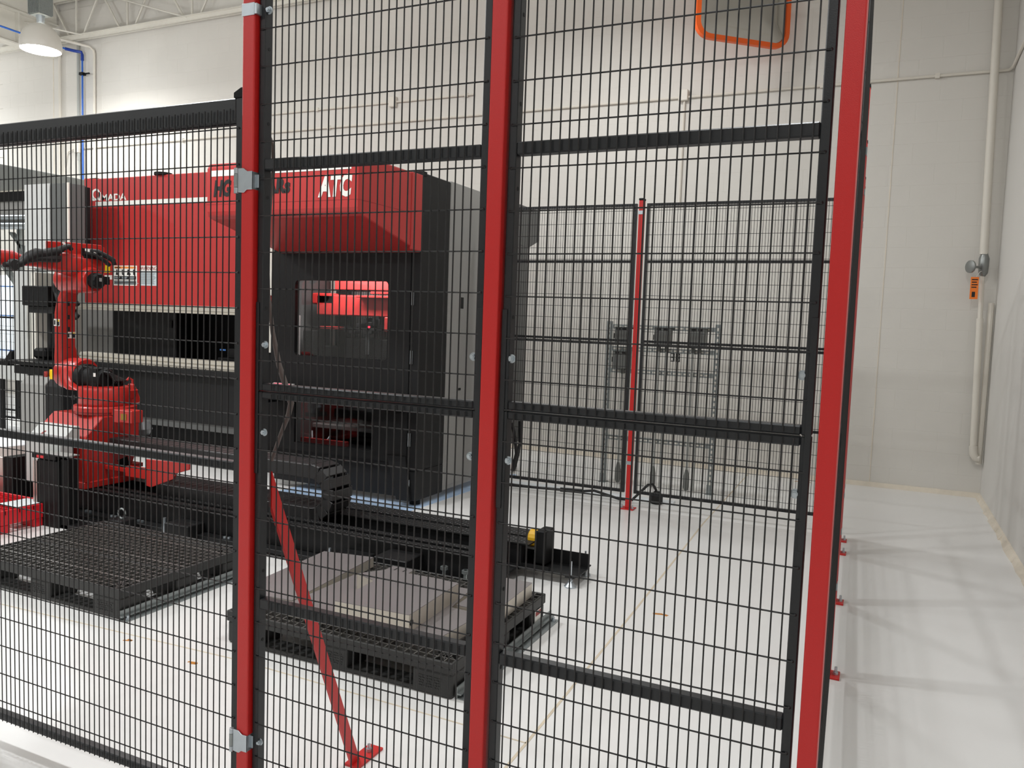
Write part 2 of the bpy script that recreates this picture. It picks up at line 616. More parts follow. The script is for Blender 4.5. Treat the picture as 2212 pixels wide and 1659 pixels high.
cd = tag(part('wall_conduit', MB().cyl((-11.92, 8.98, 4.09), (0.9, 8.98, 4.09), 0.014, 8), 'pipe_white', smooth=True),
         'long white horizontal conduit crossing the whole back wall', 'conduit')
part('junction_box', MB().box(-2.23, -2.13, 8.94, 9.0, 4.05, 4.17), 'pipe_white', cd, bevel=0.005)
part('conduit_drop', MB().cyl((-2.17, 8.98, 2.9), (-2.17, 8.98, 4.05), 0.012, 6), 'pipe_white', cd)
for xx in (-9.7, -7.0, -4.4, -0.75, 0.3):
    part('strap', MB().box(xx - 0.02, xx + 0.02, 8.962, 9.0, 4.066, 4.114), 'pipe_white', cd)
part('conduit_return', MB().tube([(0.9, 8.98, 4.09), (0.925, 8.93, 4.1), (0.93, 8.6, 4.12), (0.93, 6.5, 4.12)], 0.014), 'pipe_white', cd, smooth=True)
cd2 = tag(part('wall_conduit', MB().cyl((-8.2, 8.98, 4.34), (-4.8, 8.98, 4.345), 0.013, 8), 'pipe_white', smooth=True),
          'short white horizontal conduit above the long one on back wall', 'conduit')
part('junction_box', MB().box(-6.03, -5.93, 8.945, 9.0, 4.28, 4.41), 'pipe_white', cd2, bevel=0.005)
for xx in (-7.2, -4.9):
    part('strap', MB().box(xx - 0.02, xx + 0.02, 8.962, 9.0, 4.32, 4.365), 'pipe_white', cd2)

# drain pipe in the corner with valve and tag
dp = tag(part('corner_pipe', MB().tube([(0.735, 8.9, 6.4), (0.775, 8.9, 4.0), (0.805, 8.9, 2.36)], 0.036, 10), 'pipe_white', smooth=True),
         'white vertical pipe with shut-off valve in the back right corner', 'pipe')
part('pipe_tail', MB().cyl((0.816, 8.9, 1.75), (0.846, 8.9, 0.50), 0.03, 10), 'pipe_white', dp, smooth=True)
part('nipple', MB().cyl((0.808, 8.9, 2.2), (0.817, 8.9, 1.72), 0.02, 8), 'pipe_white', dp, smooth=True)
part('valve_body', MB().lathe((0.812, 8.9, 2.25), [(0.02, -0.1), (0.04, -0.07), (0.045, 0.0), (0.045, 0.07), (0.028, 0.12)], 12), 'valve_metal', dp, smooth=True)
part('valve_stem', MB().cyl((0.80, 8.88, 2.235), (0.70, 8.80, 2.235), 0.012, 8), 'valve_metal', dp)
hw = MB()
hw.lathe((0, 0, 0), [(0.046, -0.012), (0.06, -0.008), (0.06, 0.008), (0.046, 0.012)], 16, 'x')
rot = Matrix.Translation((0.695, 8.795, 2.235)) @ Matrix.Rotation(R(38), 4, 'Z')
hw.v = [rot @ v for v in hw.v]
part('handwheel', hw, 'valve_metal', dp, smooth=True)
part('elbow', MB().tube([(0.846, 8.9, 0.52), (0.852, 8.9, 0.44), (0.875, 8.9, 0.40), (0.905, 8.9, 0.40)], 0.036, 10), 'pipe_white', dp, smooth=True)
part('wall_pipe', MB().cyl((0.905, 8.93, 0.34), (0.905, 8.93, 1.9), 0.025, 8), 'pipe_white', dp, smooth=True)
tg = thing('valve_tag', 'orange printed tag hanging from the valve in the corner', 'tag', (0.742, 8.83, 2.03))
part('card', MB().box(0.708, 0.776, 8.828, 8.831, 1.93, 2.14), 'tag_orange', tg)
part('tie', MB().tube([(0.75, 8.83, 2.14), (0.78, 8.84, 2.19), (0.80, 8.87, 2.2)], 0.003, 5), 'decal_white', tg)
for k in range(4):
    part('print_line', MB().box(0.718, 0.768 - 0.008 * (k % 2), 8.8265, 8.828, 2.11 - k * 0.024, 2.12 - k * 0.024), 'decal_black', tg)
part('print_figure', MB().box(0.725, 0.752, 8.8265, 8.828, 1.95, 2.0), 'decal_black', tg)

# ================================================================== CONVEX MIRROR
mt = thing('safety_mirror', 'convex safety mirror with orange rim high on the back wall', 'mirror', (-1.49, 8.45, 4.42), rz=R(41))
hw_, hh_, rc = 0.53, 0.42, 0.16


def rrect(hx, hz, r, n=6):
    out = []
    for cx, cz, a0 in ((hx - r, hz - r, 0), (-hx + r, hz - r, 90), (-hx + r, -hz + r, 180), (hx - r, -hz + r, 270)):
        for k in range(n + 1):
            a = R(a0 + 90 * k / n)
            out.append((cx + r * cos(a), cz + r * sin(a)))
    return out


outer = rrect(hw_, hh_, rc)
inner = rrect(hw_ - 0.045, hh_ - 0.045, rc - 0.04)
mbr = MB()
zc = hh_
n = len(outer)
vs = [(a, -0.02, b + zc) for a, b in outer] + [(a, -0.03, b + zc) for a, b in inner] + [(a, 0.03, b + zc) for a, b in outer] + [(a, -0.008, b + zc) for a, b in inner]
fs = []
for k in range(n):
    j = (k + 1) % n
    fs += [(k, j, n + j, n + k), (k, 2 * n + k, 2 * n + j, j), (n + k, n + j, 3 * n + j, 3 * n + k)]
fs.append(tuple(range(2 * n, 3 * n)))
part('rim', mbr.add(vs, fs), 'mirror_orange', mt, local=True, smooth=True)
dm = MB()
rings = []
for q in (1.0, 0.9, 0.75, 0.55, 0.35, 0.15, 0.02):
    rings.append([Vector((a * q, -0.012 - 0.075 * (1 - q * q), b * q + zc)) for a, b in inner])
dm.rings(rings)
part('mirror_dome', dm, 'mirror_face', mt, local=True, smooth=True)
part('bracket_arm', MB().cyl((0, 0.03, zc), (0.1, 0.22, zc), 0.025, 8).cyl((0.1, 0.22, zc), (0.38, 0.27, zc), 0.025, 8).box(-0.12, 0.12, 0.028, 0.045, zc - 0.12, zc + 0.12), 'galv', mt, local=True)

# ================================================================== HIGH-BAY LAMPS
def make_lamp(i, label):
    x, y, z = LAMPS[i]
    t = thing('highbay_lamp', label, 'ceiling lamp', (x, y, z), 'high bay lamps')
    part('shade', MB().lathe((x, y, z), [(0.25, 0.0), (0.262, 0.02), (0.26, 0.1), (0.225, 0.22), (0.15, 0.31), (0.07, 0.345), (0.06, 0.34),
                                        (0.14, 0.30), (0.215, 0.21), (0.25, 0.09), (0.25, 0.0)], 28, 'z', False), 'lamp_shade', t, smooth=True)
    part('glow_disc', MB().lathe((x, y, z), [(0.246, 0.03), (0.246, 0.045), (0.1, 0.06)], 28), 'lamp_glow', t)
    part('neck', MB().cyl((x, y, z + 0.33), (x, y, z + 0.46), 0.045, 12, 0.055), 'zinc', t, smooth=True)
    h = MB()
    for k in range(9):
        h.box(x - 0.11 + k * 0.0275 - 0.009, x - 0.11 + k * 0.0275 + 0.009, y - 0.1, y + 0.1, z + 0.47, z + 0.72)
    h.box(x - 0.11, x + 0.11, y - 0.085, y + 0.085, z + 0.46, z + 0.73)
    part('ballast_housing', h, 'galv', t)
    part('hanger', MB().cyl((x, y, z + 0.73), (x, y, CZ), 0.012, 8), 'galv', t)
    return t


make_lamp(1, 'white bell-shaped high bay lamp, lit, hanging at upper left')

# ================================================================== NEAR FENCE
YM, YH, YF0, YF1 = 1.7415, 1.7448, 1.747, 1.777   # vertical wires, cross wires, frame front, frame back


def wire_v(L, r=0.0019):
    return MB().cyl((0, 0, 0), (0, 0, L), r, 6)


def wire_h(L, r=0.0019):
    return MB().cyl((0, 0, 0), (L, 0, 0), r, 6)


def near_panel(label, xo0, xo1, z0, z1, rails, first, pitch, hz, sw=0.021, zw0=None, zw1=None, group='mesh panels of the front fence', cat='fence panel'):
    t = thing('mesh_fence', label, cat, (0, YF0, z0), group)
    part('stile', MB().box(xo0, xo0 + sw, YF0, YF1, z0, z1), 'fence_black', t, bevel=0.002)
    part('stile', MB().box(xo1 - sw, xo1, YF0, YF1, z0, z1), 'fence_black', t, bevel=0.002)
    for a, b in rails:
        part('rail', MB().box(xo0 + sw, xo1 - sw, YF0, YF1, a, b), 'fence_black', t, bevel=0.003)
    zw0 = z0 + 0.004 if zw0 is None else zw0
    zw1 = z1 - 0.004 if zw1 is None else zw1
    x, s0 = first, None
    while x > xo0 + sw * 0.9 and pitch < 0 or x < xo1 - sw * 0.9 and pitch > 0:
        if s0 is None:
            s0 = part('vertical_wire', wire_v(zw1 - zw0), 'wire_black', t, local=True)
            s0.location = (x, YM - YF0, zw0 - z0)
        else:
            inst(s0, t, (x, YM - YF0, zw0 - z0))
        x += pitch
    s0 = None
    for z in hz:
        if s0 is None:
            s0 = part('cross_wire', wire_h(xo1 - xo0 - sw * 0.9), 'wire_black', t, local=True)
            s0.location = (xo0 + sw * 0.45, YH - YF0, z - z0)
        else:
            inst(s0, t, (xo0 + sw * 0.45, YH - YF0, z - z0))
    # weld dimples at wire ends, slots in the stile
    return t


up_h = [2.430 - 0.1003 * k for k in range(11)]
lo_h = [1.2745 - 0.1006 * k for k in range(12)]
P_ML = (-1.6015, -0.8886)
P_RB = (-0.8365, -0.1235)
mid_up = near_panel('upper black mesh panel between the left and middle red posts', *P_ML, 1.342, 2.50, [(1.342, 1.362), (1.953, 1.983), (2.48, 2.50)], -1.5401, 0.02263, [z - 0.0005 for z in up_h])
mid_lo = near_panel('lower black mesh panel between the left and middle red posts', *P_ML, 0.10, 1.339, [(1.319, 1.339), (0.711, 0.741), (0.10, 0.12)], -1.5401, 0.02263, lo_h)
rt_up = near_panel('upper black mesh panel between the middle and right red posts', *P_RB, 1.347, 2.50, [(1.347, 1.367), (1.953, 1.983), (2.48, 2.50)], -0.7947, 0.02276, [z - 0.0075 for z in up_h])
rt_lo = near_panel('lower black mesh panel between the middle and right red posts', *P_RB, 0.10, 1.344, [(1.324, 1.344), (0.711, 0.741), (0.10, 0.12)], -0.7947, 0.02276, [z - 0.005 for z in lo_h])
gate_h = [2.072, 1.972, 1.871, 1.771, 1.671, 1.571, 1.4709, 1.3692, 1.2675, 1.168, 1.068, 0.968, 0.868, 0.768, 0.6675, 0.567, 0.4655, 0.364, 0.2626, 0.162]
gate = near_panel('black mesh gate left of the left red post, lower than the fixed panels', -2.86, -1.6585, 0.088, 2.155,
                  [(2.09, 2.155), (1.102, 1.128), (0.088, 0.114)], -1.6994, -0.02352, gate_h, sw=0.025, zw1=2.125, group=None, cat='gate')
gate.name = 'mesh_gate'
part('stile_cap', MB().prism([(-1.692, 2.155), (-1.655, 2.155), (-1.655, 2.182), (-1.665, 2.183), (-1.692, 2.17)], 'y', 1.745, 1.78), 'machine_black', gate, bevel=0.002)
part('inner_rail', MB().box(-2.83, -1.683, 1.764, 1.781, 2.088, 2.108), 'fence_black', gate)

# dark slots and weld dimples on stiles
for t, xo0, xo1, zs in ((mid_up, *P_ML, (2.28, 2.08, 1.88, 1.574)), (mid_lo, *P_ML, (0.82, 0.616)), (rt_up, *P_RB, (2.278, 2.074, 1.876, 1.571)), (rt_lo, *P_RB, (0.9, 0.7))):
    for z in zs:
        part('slot', MB().lathe((xo0 + 0.0213, 1.763, z), [(0.005, -0.0006), (0.005, 0.0006)], 10, 'x'), 'slot_dark', t)
        part('slot', MB().lathe((xo1 - 0.0213, 1.763, z), [(0.005, -0.0006), (0.005, 0.0006)], 10, 'x'), 'slot_dark', t)
wd = None
for t, xo0, xo1, hz, z0 in ((mid_up, *P_ML, up_h, 1.342), (mid_lo, *P_ML, lo_h, 0.10), (rt_up, *P_RB, [z - 0.007 for z in up_h], 1.347), (rt_lo, *P_RB, [z - 0.005 for z in lo_h], 0.10)):
    for z in hz:
        for xx in (xo0 + 0.0095, xo1 - 0.0095):
            if wd is None:
                wd = part('weld_dimple', MB().lathe((0, 0, 0), [(0.0042, 0.0022), (0.0035, 0.0), (0.001, -0.0018)], 8, 'y'), 'fence_black', t, local=True)
                wd.location = (xx, -0.0012, z - z0)
            else:
                inst(wd, t, (xx, -0.0012, z - z0))
for z in gate_h:
    inst(wd, gate, (-1.672, -0.0012, z - 0.088))


def bolt(name, t, p, r=0.0085):
    mb = MB()
    x, y, z = p
    mb.cyl((x, y, z), (x, y - 0.0025, z), r * 1.25, 14)
    mb.cyl((x, y - 0.0025, z), (x, y - 0.0085, z), r * 0.85, 6)
    mb.cyl((x, y - 0.0085, z), (x, y - 0.012, z), r * 0.5, 8)
    return part(name, mb, 'zinc', t)


# splice plates joining upper to lower panel, with their bolts (part of the lower panel)
for t, xs in ((mid_lo, ((-1.6015, -1.5905, 1), (-0.9026, -0.8886, 0))), (rt_lo, ((-0.8365, -0.8235, 0), (-0.137, -0.1235, 1)))):
    for a, b, flag in xs:
        part('splice_plate', MB().box(a, b, YF0 - 0.003, YF0, 1.105, 1.590), 'fence_black', t, bevel=0.0008)
for t, x in ((mid_lo, -1.576), (mid_lo, -0.916), (rt_lo, -0.812), (rt_lo, -0.149)):
    for z in (1.471, 1.223):
        bolt('bolt', t, (x, 1.756, z) if t is mid_lo else (x, 1.756, z))
bolt('bolt', mid_up, (-1.5755, 1.757, 2.381))
bolt('bolt', mid_lo, (-1.5805, 1.757, 0.31))

PG = 'red posts of the front fence'


def near_post(label, x0, x1, h=2.62):
    t = thing('fence_post', label, 'post', ((x0 + x1) / 2, 1.76, 0), PG)
    part('shaft', MB().box(x0, x1, 1.730, 1.790, 0.008, h), 'fence_red', t, bevel=0.0035, seg=2)
    part('foot_plate', MB().box(x0 - 0.03, x1 + 0.03, 1.70, 1.82, 0, 0.008), 'fence_red', t, bevel=0.002)
    part('cap', MB().box(x0 - 0.001, x1 + 0.001, 1.729, 1.791, h, h + 0.012), 'machine_black', t, bevel=0.003)
    for sx in (x0 - 0.016, x1 + 0.016):
        part('anchor_bolt', MB().cyl((sx, 1.76, 0.008), (sx, 1.76, 0.03), 0.006, 8).cyl((sx, 1.76, 0.008), (sx, 1.76, 0.018), 0.011, 6), 'zinc', t)
    return t


pA = near_post('left red fence post carrying the gate hinges', -1.6462, -1.6040)
pB = near_post('middle red fence post between the two tall mesh bays', -0.8828, -0.8425)
pC = near_post('right red fence post at the corner beside the bare floor', -0.1098, -0.0715)
part('clamp_band', MB().box(-1.6475, -1.6025, 1.727, 1.731, 2.364, 2.397).box(-1.6028, -1.594, 1.727, 1.77, 2.366, 2.394), 'zinc', pA, bevel=0.001)
for zc_, lab in ((1.9225, 'upper zinc hinge clamped on the left red post'), (0.310, 'lower zinc hinge clamped on the left red post')):
    t = thing('gate_hinge', lab, 'hinge', (-1.63, 1.73, zc_), 'hinges of the gate')
    part('leaf', MB().prism([(-1.6545, zc_ + 0.034), (-1.635, zc_ + 0.034), (-1.621, zc_ + 0.025), (-1.6035, zc_ + 0.025), (-1.6035, zc_ - 0.025),
                             (-1.623, zc_ - 0.025), (-1.633, zc_ - 0.033), (-1.6545, zc_ - 0.031)], 'y', 1.7255, 1.7295), 'zinc', t, bevel=0.0008)
    part('leaf_return', MB().box(-1.6045, -1.6035, 1.7255, 1.765, zc_ - 0.024, zc_ + 0.024).box(-1.6035, -1.596, 1.744, 1.7465, zc_ - 0.018, zc_ + 0.018), 'zinc', t, bevel=0.0008)
    for ka, kb in ((-0.034, -0.019), (0.02, 0.035)):
        part('knuckle', MB().cyl((-1.661, 1.727, zc_ + ka), (-1.661, 1.727, zc_ + kb), 0.0066, 12), 'zinc', t, smooth=True)
    part('pin_barrel', MB().cyl((-1.661, 1.727, zc_ - 0.018), (-1.661, 1.727, zc_ + 0.019), 0.0068, 12), 'galv', t, smooth=True)
    part('gate_strap', MB().box(-1.672, -1.661, 1.738, 1.7465, zc_ - 0.018, zc_ + 0.018), 'zinc', t)
    part('nub', MB().cyl((-1.668, 1.7265, zc_), (-1.664, 1.7265, zc_), 0.003, 6), 'zinc', t)

# diagonal brace behind the left post
br = thing('diagonal_brace', 'red diagonal brace from the left red post down to the floor', 'brace', (-1.58, 2.25, 0))
part('bar', MB().hexa([(-1.588, 2.212, 0.008), (-1.578, 2.212, 0.008), (-1.578, 2.257, 0.008), (-1.588, 2.257, 0.008),
                       (-1.588, 1.792, 1.0), (-1.578, 1.792, 1.0), (-1.578, 1.792, 1.105), (-1.588, 1.792, 1.105)]), 'fence_red', br)
part('foot_plate', MB().box(-1.61, -1.55, 2.21, 2.36, 0, 0.008), 'fence_red', br)
part('anchor_bolt', MB().cyl((-1.58, 2.315, 0.008), (-1.58, 2.315, 0.035), 0.006, 8).cyl((-1.58, 2.315, 0.008), (-1.58, 2.315, 0.02), 0.011, 6), 'zinc', br)

# cable hanging behind the left post
cb = thing('hanging_cable', 'grey cable looping down behind the left red post from a black holder', 'cable', (-1.74, 1.95, 1.2))
part('cord', MB().tube([(-1.765, 1.93, 2.17), (-1.745, 1.94, 2.11), (-1.729, 1.95, 2.07), (-1.727, 1.95, 2.0), (-1.738, 1.95, 1.9), (-1.748, 1.95, 1.75),
                        (-1.741, 1.95, 1.62), (-1.722, 1.95, 1.5), (-1.695, 1.95, 1.4), (-1.667, 1.95, 1.335), (-1.646, 1.95, 1.285), (-1.655, 1.95, 1.25), (-1.685, 1.95, 1.185), (-1.72, 1.95, 1.1)],
                       [0.006] * 7 + [0.007, 0.0085, 0.0095, 0.0095, 0.008, 0.006, 0.006], 10), 'cable_grey', cb, smooth=True)
part('cable_holder', MB().prism([(-1.80, 2.12), (-1.737, 2.12), (-1.735, 2.19), (-1.745, 2.205), (-1.80, 2.225)], 'y', 1.90, 1.95), 'machine_black', cb, bevel=0.004)
part('holder_arm', MB().box(-1.78, -1.62, 1.7905, 1.80, 2.12, 2.16).box(-1.78, -1.76, 1.80, 1.90, 2.12, 2.16), 'machine_black', cb)

# ================================================================== RETURN FENCE (right side, seen edge on)
ang = math.atan(0.0286)
G0 = (-0.064, 1.75)


def rx(y):
    return -0.064 - 0.0286 * (y - 1.75)


RG = 'red posts of the return fence'
for k, (yy, lb) in enumerate(((3.86, 'nearest red post foot of the edge-on return fence'), (4.95, 'second red post of the edge-on return fence'),
                              (6.08, 'third red post of the edge-on return fence'), (6.46, 'farthest red post of the edge-on return fence'))):
    xr = rx(yy)
    h = 2.62
    t = thing('fence_post', lb, 'post', (xr - 0.02, yy, 0), RG)
    part('shaft', MB().box(xr - 0.06, xr, yy - 0.02, yy + 0.02, 0.008, h), 'fence_red', t, bevel=0.003)
    part('foot_plate', MB().box(xr - 0.09, xr + 0.038, yy - 0.045, yy + 0.045, 0, 0.010), 'fence_red', t, bevel=0.002)
    part('cap', MB().box(xr - 0.061, xr + 0.001, yy - 0.021, yy + 0.021, h, h + 0.012), 'machine_black', t)
    part('anchor_bolt', MB().cyl((xr + 0.02, yy, 0.01), (xr + 0.02, yy, 0.045), 0.006, 8).cyl((xr + 0.02, yy, 0.01), (xr + 0.02, yy, 0.022), 0.012, 6), 'zinc', t)
    for z in (0.42, 2.35):
        part('clamp_band', MB().box(xr - 0.002, xr + 0.003, yy - 0.022, yy + 0.022, z - 0.016, z + 0.016).box(xr - 0.06, xr + 0.003, yy - 0.0235, yy - 0.0195, z - 0.016, z + 0.016), 'zinc', t)
spans = [(1.80, 3.83, 'nearest mesh panel of the return fence, seen edge on'), (3.89, 4.92, 'second mesh panel of the return fence, seen edge on'),
         (4.98, 6.05, 'third mesh panel of the return fence, seen edge on'), (6.11, 6.43, 'farthest narrow mesh panel of the return fence')]
for y0, y1, lb in spans:
    L = (y1 - y0)
    t = thing('mesh_fence', lb, 'fence panel', (rx(y0) - 0.001, y0, 0.10), 'mesh panels of the return fence', rz=ang)
    H = 2.45
    part('stile', MB().box(-0.03, -0.004, 0, 0.025, 0, H), 'fence_black', t, local=True, bevel=0.002)
    part('stile', MB().box(-0.03, -0.004, L - 0.025, L, 0, H), 'fence_black', t, local=True, bevel=0.002)
    for z in (0.0, 0.61, 1.22, 1.85, H - 0.03):
        part('rail', MB().box(-0.03, -0.004, 0.025, L - 0.025, z, z + 0.028), 'fence_black', t, local=True)
    w = MB()
    y = 0.03
    while y < L - 0.02:
        w.cyl((-0.003, y, 0.005), (-0.003, y, H - 0.01), 0.0019, 4)
        y += 0.0226
    z = 0.09
    while z < H:
        w.cyl((-0.007, 0.01, z), (-0.007, L - 0.01, z), 0.0019, 4)
        z += 0.1003
    part('wire_mesh', w, 'wire_black', t, local=True, kind='stuff')

# ================================================================== BACK FENCE
YB = 6.58


def far_panel(label, x0, x1, z0=0.137, z1=2.578, rails=((2.088, 2.11), (1.424, 1.444), (1.395, 1.415), (0.78, 0.80)), y=YB, grp='mesh panels of the back fence'):
    t = thing('mesh_fence', label, 'fence panel', ((x0 + x1) / 2, y, z0), grp)
    part('stile', MB().box(x0, x0 + 0.022, y, y + 0.028, z0, z1), 'fence_black', t)
    part('stile', MB().box(x1 - 0.022, x1, y, y + 0.028, z0, z1), 'fence_black', t)
    for a, b in ((z1 - 0.022, z1), (z0, z0 + 0.024)) + tuple(rails):
        part('rail', MB().box(x0 + 0.022, x1 - 0.022, y, y + 0.028, a, b), 'fence_black', t)
    w = MB()
    x = x0 + 0.035
    while x < x1 - 0.02:
        w.cyl((x, y - 0.005, z0 + 0.005), (x, y - 0.005, z1 - 0.005), 0.0019, 4)
        x += 0.0226
    z = z0 + 0.075
    while z < z1 - 0.02:
        w.cyl((x0 + 0.01, y - 0.002, z), (x1 - 0.01, y - 0.002, z), 0.0019, 4)
        z += 0.1003
    part('wire_mesh', w, 'wire_black', t, kind='stuff')
    return t


far_panel('back fence mesh panel left of its red post', -3.35, -1.943)
far_panel('back fence mesh panel right of its red post', -1.858, -0.27)
bpst = thing('fence_post', 'slim red post of the back fence, behind the right mesh bay', 'post', (-1.90, YB, 0))
part('shaft', MB().box(-1.919, -1.879, YB - 0.03, YB + 0.03, 0.008, 2.60), 'fence_red', bpst, bevel=0.004, seg=2)
part('groove', MB().box(-1.903, -1.898, YB - 0.0308, YB - 0.0302, 1.3, 2.55), 'decal_red', bpst)
part('foot_plate', MB().box(-1.96, -1.84, YB - 0.055, YB + 0.055, 0, 0.009), 'fence_red', bpst, bevel=0.002)
part('cap', MB().box(-1.921, -1.877, YB - 0.032, YB + 0.032, 2.60, 2.618), 'machine_black', bpst, bevel=0.003)
for sx in (-1.945, -1.853):
    part('anchor_bolt', MB().cyl((sx, YB - 0.03, 0.009), (sx, YB - 0.03, 0.04), 0.006, 8).cyl((sx, YB - 0.03, 0.009), (sx, YB - 0.03, 0.02), 0.011, 6), 'zinc', bpst)
for z in (2.50, 0.40):
    part('clamp_band', MB().box(-1.922, -1.876, YB - 0.034, YB - 0.03, z - 0.015, z + 0.015), 'zinc', bpst)
far_panel('low stretch of black mesh fence far behind the robot', -11.2, -9.97, 0.1, 1.4, ((0.60, 0.625), (0.20, 0.22)), grp='mesh panels behind the robot')
far_panel('mesh fence piece between far robot-side fence and grey column', -9.95, -9.0, 0.1, 0.64, ((0.22, 0.24),), grp='mesh panels behind the robot')

# ================================================================== STRUT FRAME WITH SWITCH BOXES
YS = 7.6
sf = thing('strut_frame', 'galvanised slotted strut frame standing behind the back fence', 'frame', (-1.93, YS, 0))


def strut(x0, x1, z0, z1, vertical):
    mb = MB().box(x0, x1, YS - 0.02, YS + 0.02, z0, z1)
    o = part('upright' if vertical else 'cross_strut', mb, 'galv', sf)
    s = MB()
    if vertical:
        z = z0 + 0.04
        while z < z1 - 0.05:
            s.box((x0 + x1) / 2 - 0.007, (x0 + x1) / 2 + 0.007, YS - 0.0215, YS - 0.0195, z, z + 0.028)
            z += 0.05
    else:
        x = x0 + 0.03
        while x < x1 - 0.04:
            s.box(x, x + 0.03, YS - 0.0215, YS - 0.0195, (z0 + z1) / 2 - 0.008, (z0 + z1) / 2 + 0.008)
            x += 0.05
    part('slots', s, 'cream', o, kind='stuff')


for x0 in (-2.487, -1.432):
    strut(x0, x0 + 0.05, 0.0, 1.60, True)
    part('post_base', MB().box(x0 - 0.01, x0 + 0.06, YS - 0.05, YS + 0.05, 0, 0.006).box(x0 - 0.004, x0 + 0.054, YS - 0.027, YS - 0.02, 0.006, 0.09), 'galv', sf)
for z in (1.55, 1.335, 1.12, 0.455):
    strut(-2.44, -1.43, z - 0.021, z + 0.021, False)
for x0, x1, z0, z1, lb in ((-2.375, -2.235, 1.375, 1.545, 'grey switch box at top left of the strut frame'),
                           (-1.985, -1.828, 1.375, 1.555, 'grey switch box at top centre of the strut frame'),
                           (-1.655, -1.502, 1.375, 1.56, 'grey switch box at top right of the strut frame'),
                           (-2.385, -2.22, 1.145, 1.315, 'grey switch box below the top left one on the strut frame')):
    t = thing('switch_box', lb, 'electrical box', ((x0 + x1) / 2, YS - 0.07, z0), 'switch boxes on the strut frame')
    part('enclosure', MB().box(x0, x1, YS - 0.12, YS - 0.0225, z0, z1), 'box_grey', t, bevel=0.004)
    part('cover', MB().box(x0 + 0.006, x1 - 0.006, YS - 0.127, YS - 0.12, z0 + 0.006, z1 - 0.03), 'box_grey', t, bevel=0.002)
    part('lid_edge', MB().box(x0 - 0.005, x1 + 0.02, YS - 0.13, YS - 0.02, z1, z1 + 0.005), 'galv', t)
    for k in (0.3, 0.7):
        xc = x0 + (x1 - x0) * k
        part('knockout', MB().box(xc - 0.02, xc + 0.02, YS - 0.129, YS - 0.1275, z1 - 0.024, z1 - 0.008), 'slot_dark', t)
    part('handle', MB().box(x0 - 0.012, x0 - 0.002, YS - 0.1, YS - 0.06, z0 + 0.06, z0 + 0.11), 'machine_black', t)
for k, (xx, z1, lb, end) in enumerate(((-2.30, 1.145, 'grey conduit dropping from the lower left switch box', True), (-1.95, 1.375, 'left conduit dropping from the top centre switch box', True),
                                       (-1.875, 1.375, 'right conduit dropping from the top centre switch box', False), (-1.625, 1.375, 'left conduit dropping from the top right switch box', True),
                                       (-1.565, 1.375, 'right conduit dropping from the top right switch box', False))):
    o = tag(part('drop_conduit', MB().cyl((xx, YS - 0.045, 0.02), (xx, YS - 0.045, z1), 0.014, 8), 'conduit_grey', smooth=True), lb, 'conduit', 'conduits of the strut frame')
    part('coupling', MB().cyl((xx, YS - 0.045, z1 - 0.05), (xx, YS - 0.045, z1), 0.019, 8), 'box_grey', o)
    if end:
        part('plug', MB().lathe((xx, YS - 0.045, 0.02), [(0.018, 0.0), (0.028, 0.03), (0.028, 0.13), (0.02, 0.17), (0.014, 0.2)], 10), 'box_grey', o, smooth=True)
t = thing('number_plates', 'pair of small dark plates with white letters below the top centre switch box', 'label', (-1.80, YS - 0.02, 1.24))
for k, x0 in enumerate((-1.842, -1.79)):
    part('plate', MB().box(x0, x0 + 0.042, YS - 0.026, YS - 0.022, 1.235, 1.315), 'decal_black', t)
    for j in range(2):
        text_part('lettering', 'R' if k == 0 else 'O', (x0 + 0.008, x0 + 0.034, 1.241 + j * 0.037, 1.241 + j * 0.037 + 0.03), YS - 0.0262, 'decal_white', t, bold=0.03)

pc = thing('power_cable', 'black cable with heavy plug lying along the foot of the back fence', 'cable', (-2.2, 6.75, 0))
part('cord', MB().tube([(-3.3, 6.78, 0.02), (-2.9, 6.8, 0.03), (-2.45, 6.85, 0.035), (-2.3, 6.85, 0.06), (-2.05, 6.82, 0.02), (-1.93, 6.8, 0.03), (-1.87, 6.85, 0.10),
                        (-1.82, 6.9, 0.16), (-1.78, 6.92, 0.17), (-1.75, 6.92, 0.12), (-1.74, 6.92, 0.06)], 0.012, 8), 'rubber', pc, smooth=True)
part('plug_body', MB().lathe((-1.74, 6.92, 0), [(0.05, 0.0), (0.055, 0.02), (0.055, 0.075), (0.04, 0.085), (0.025, 0.11)], 14), 'rubber', pc, smooth=True)
part('coupler', MB().cyl((-2.62, 6.83, 0.035), (-2.42, 6.85, 0.04), 0.02, 10), 'rubber', pc, smooth=True)
ra = tag(part('floor_raceway', MB().prism([(6.95, 0), (7.05, 0), (7.03, 0.02), (6.97, 0.02)], 'x', -3.3, -1.6), 'white_card'),
         'low white cable raceway on the floor behind the back fence', 'raceway')

# ================================================================== PRESS BRAKE
pb = thing('press_brake', 'large red and dark grey press brake with tool changer cabinet at right', 'machine', (-5.6, 6.5, 0))
X1 = -3.43
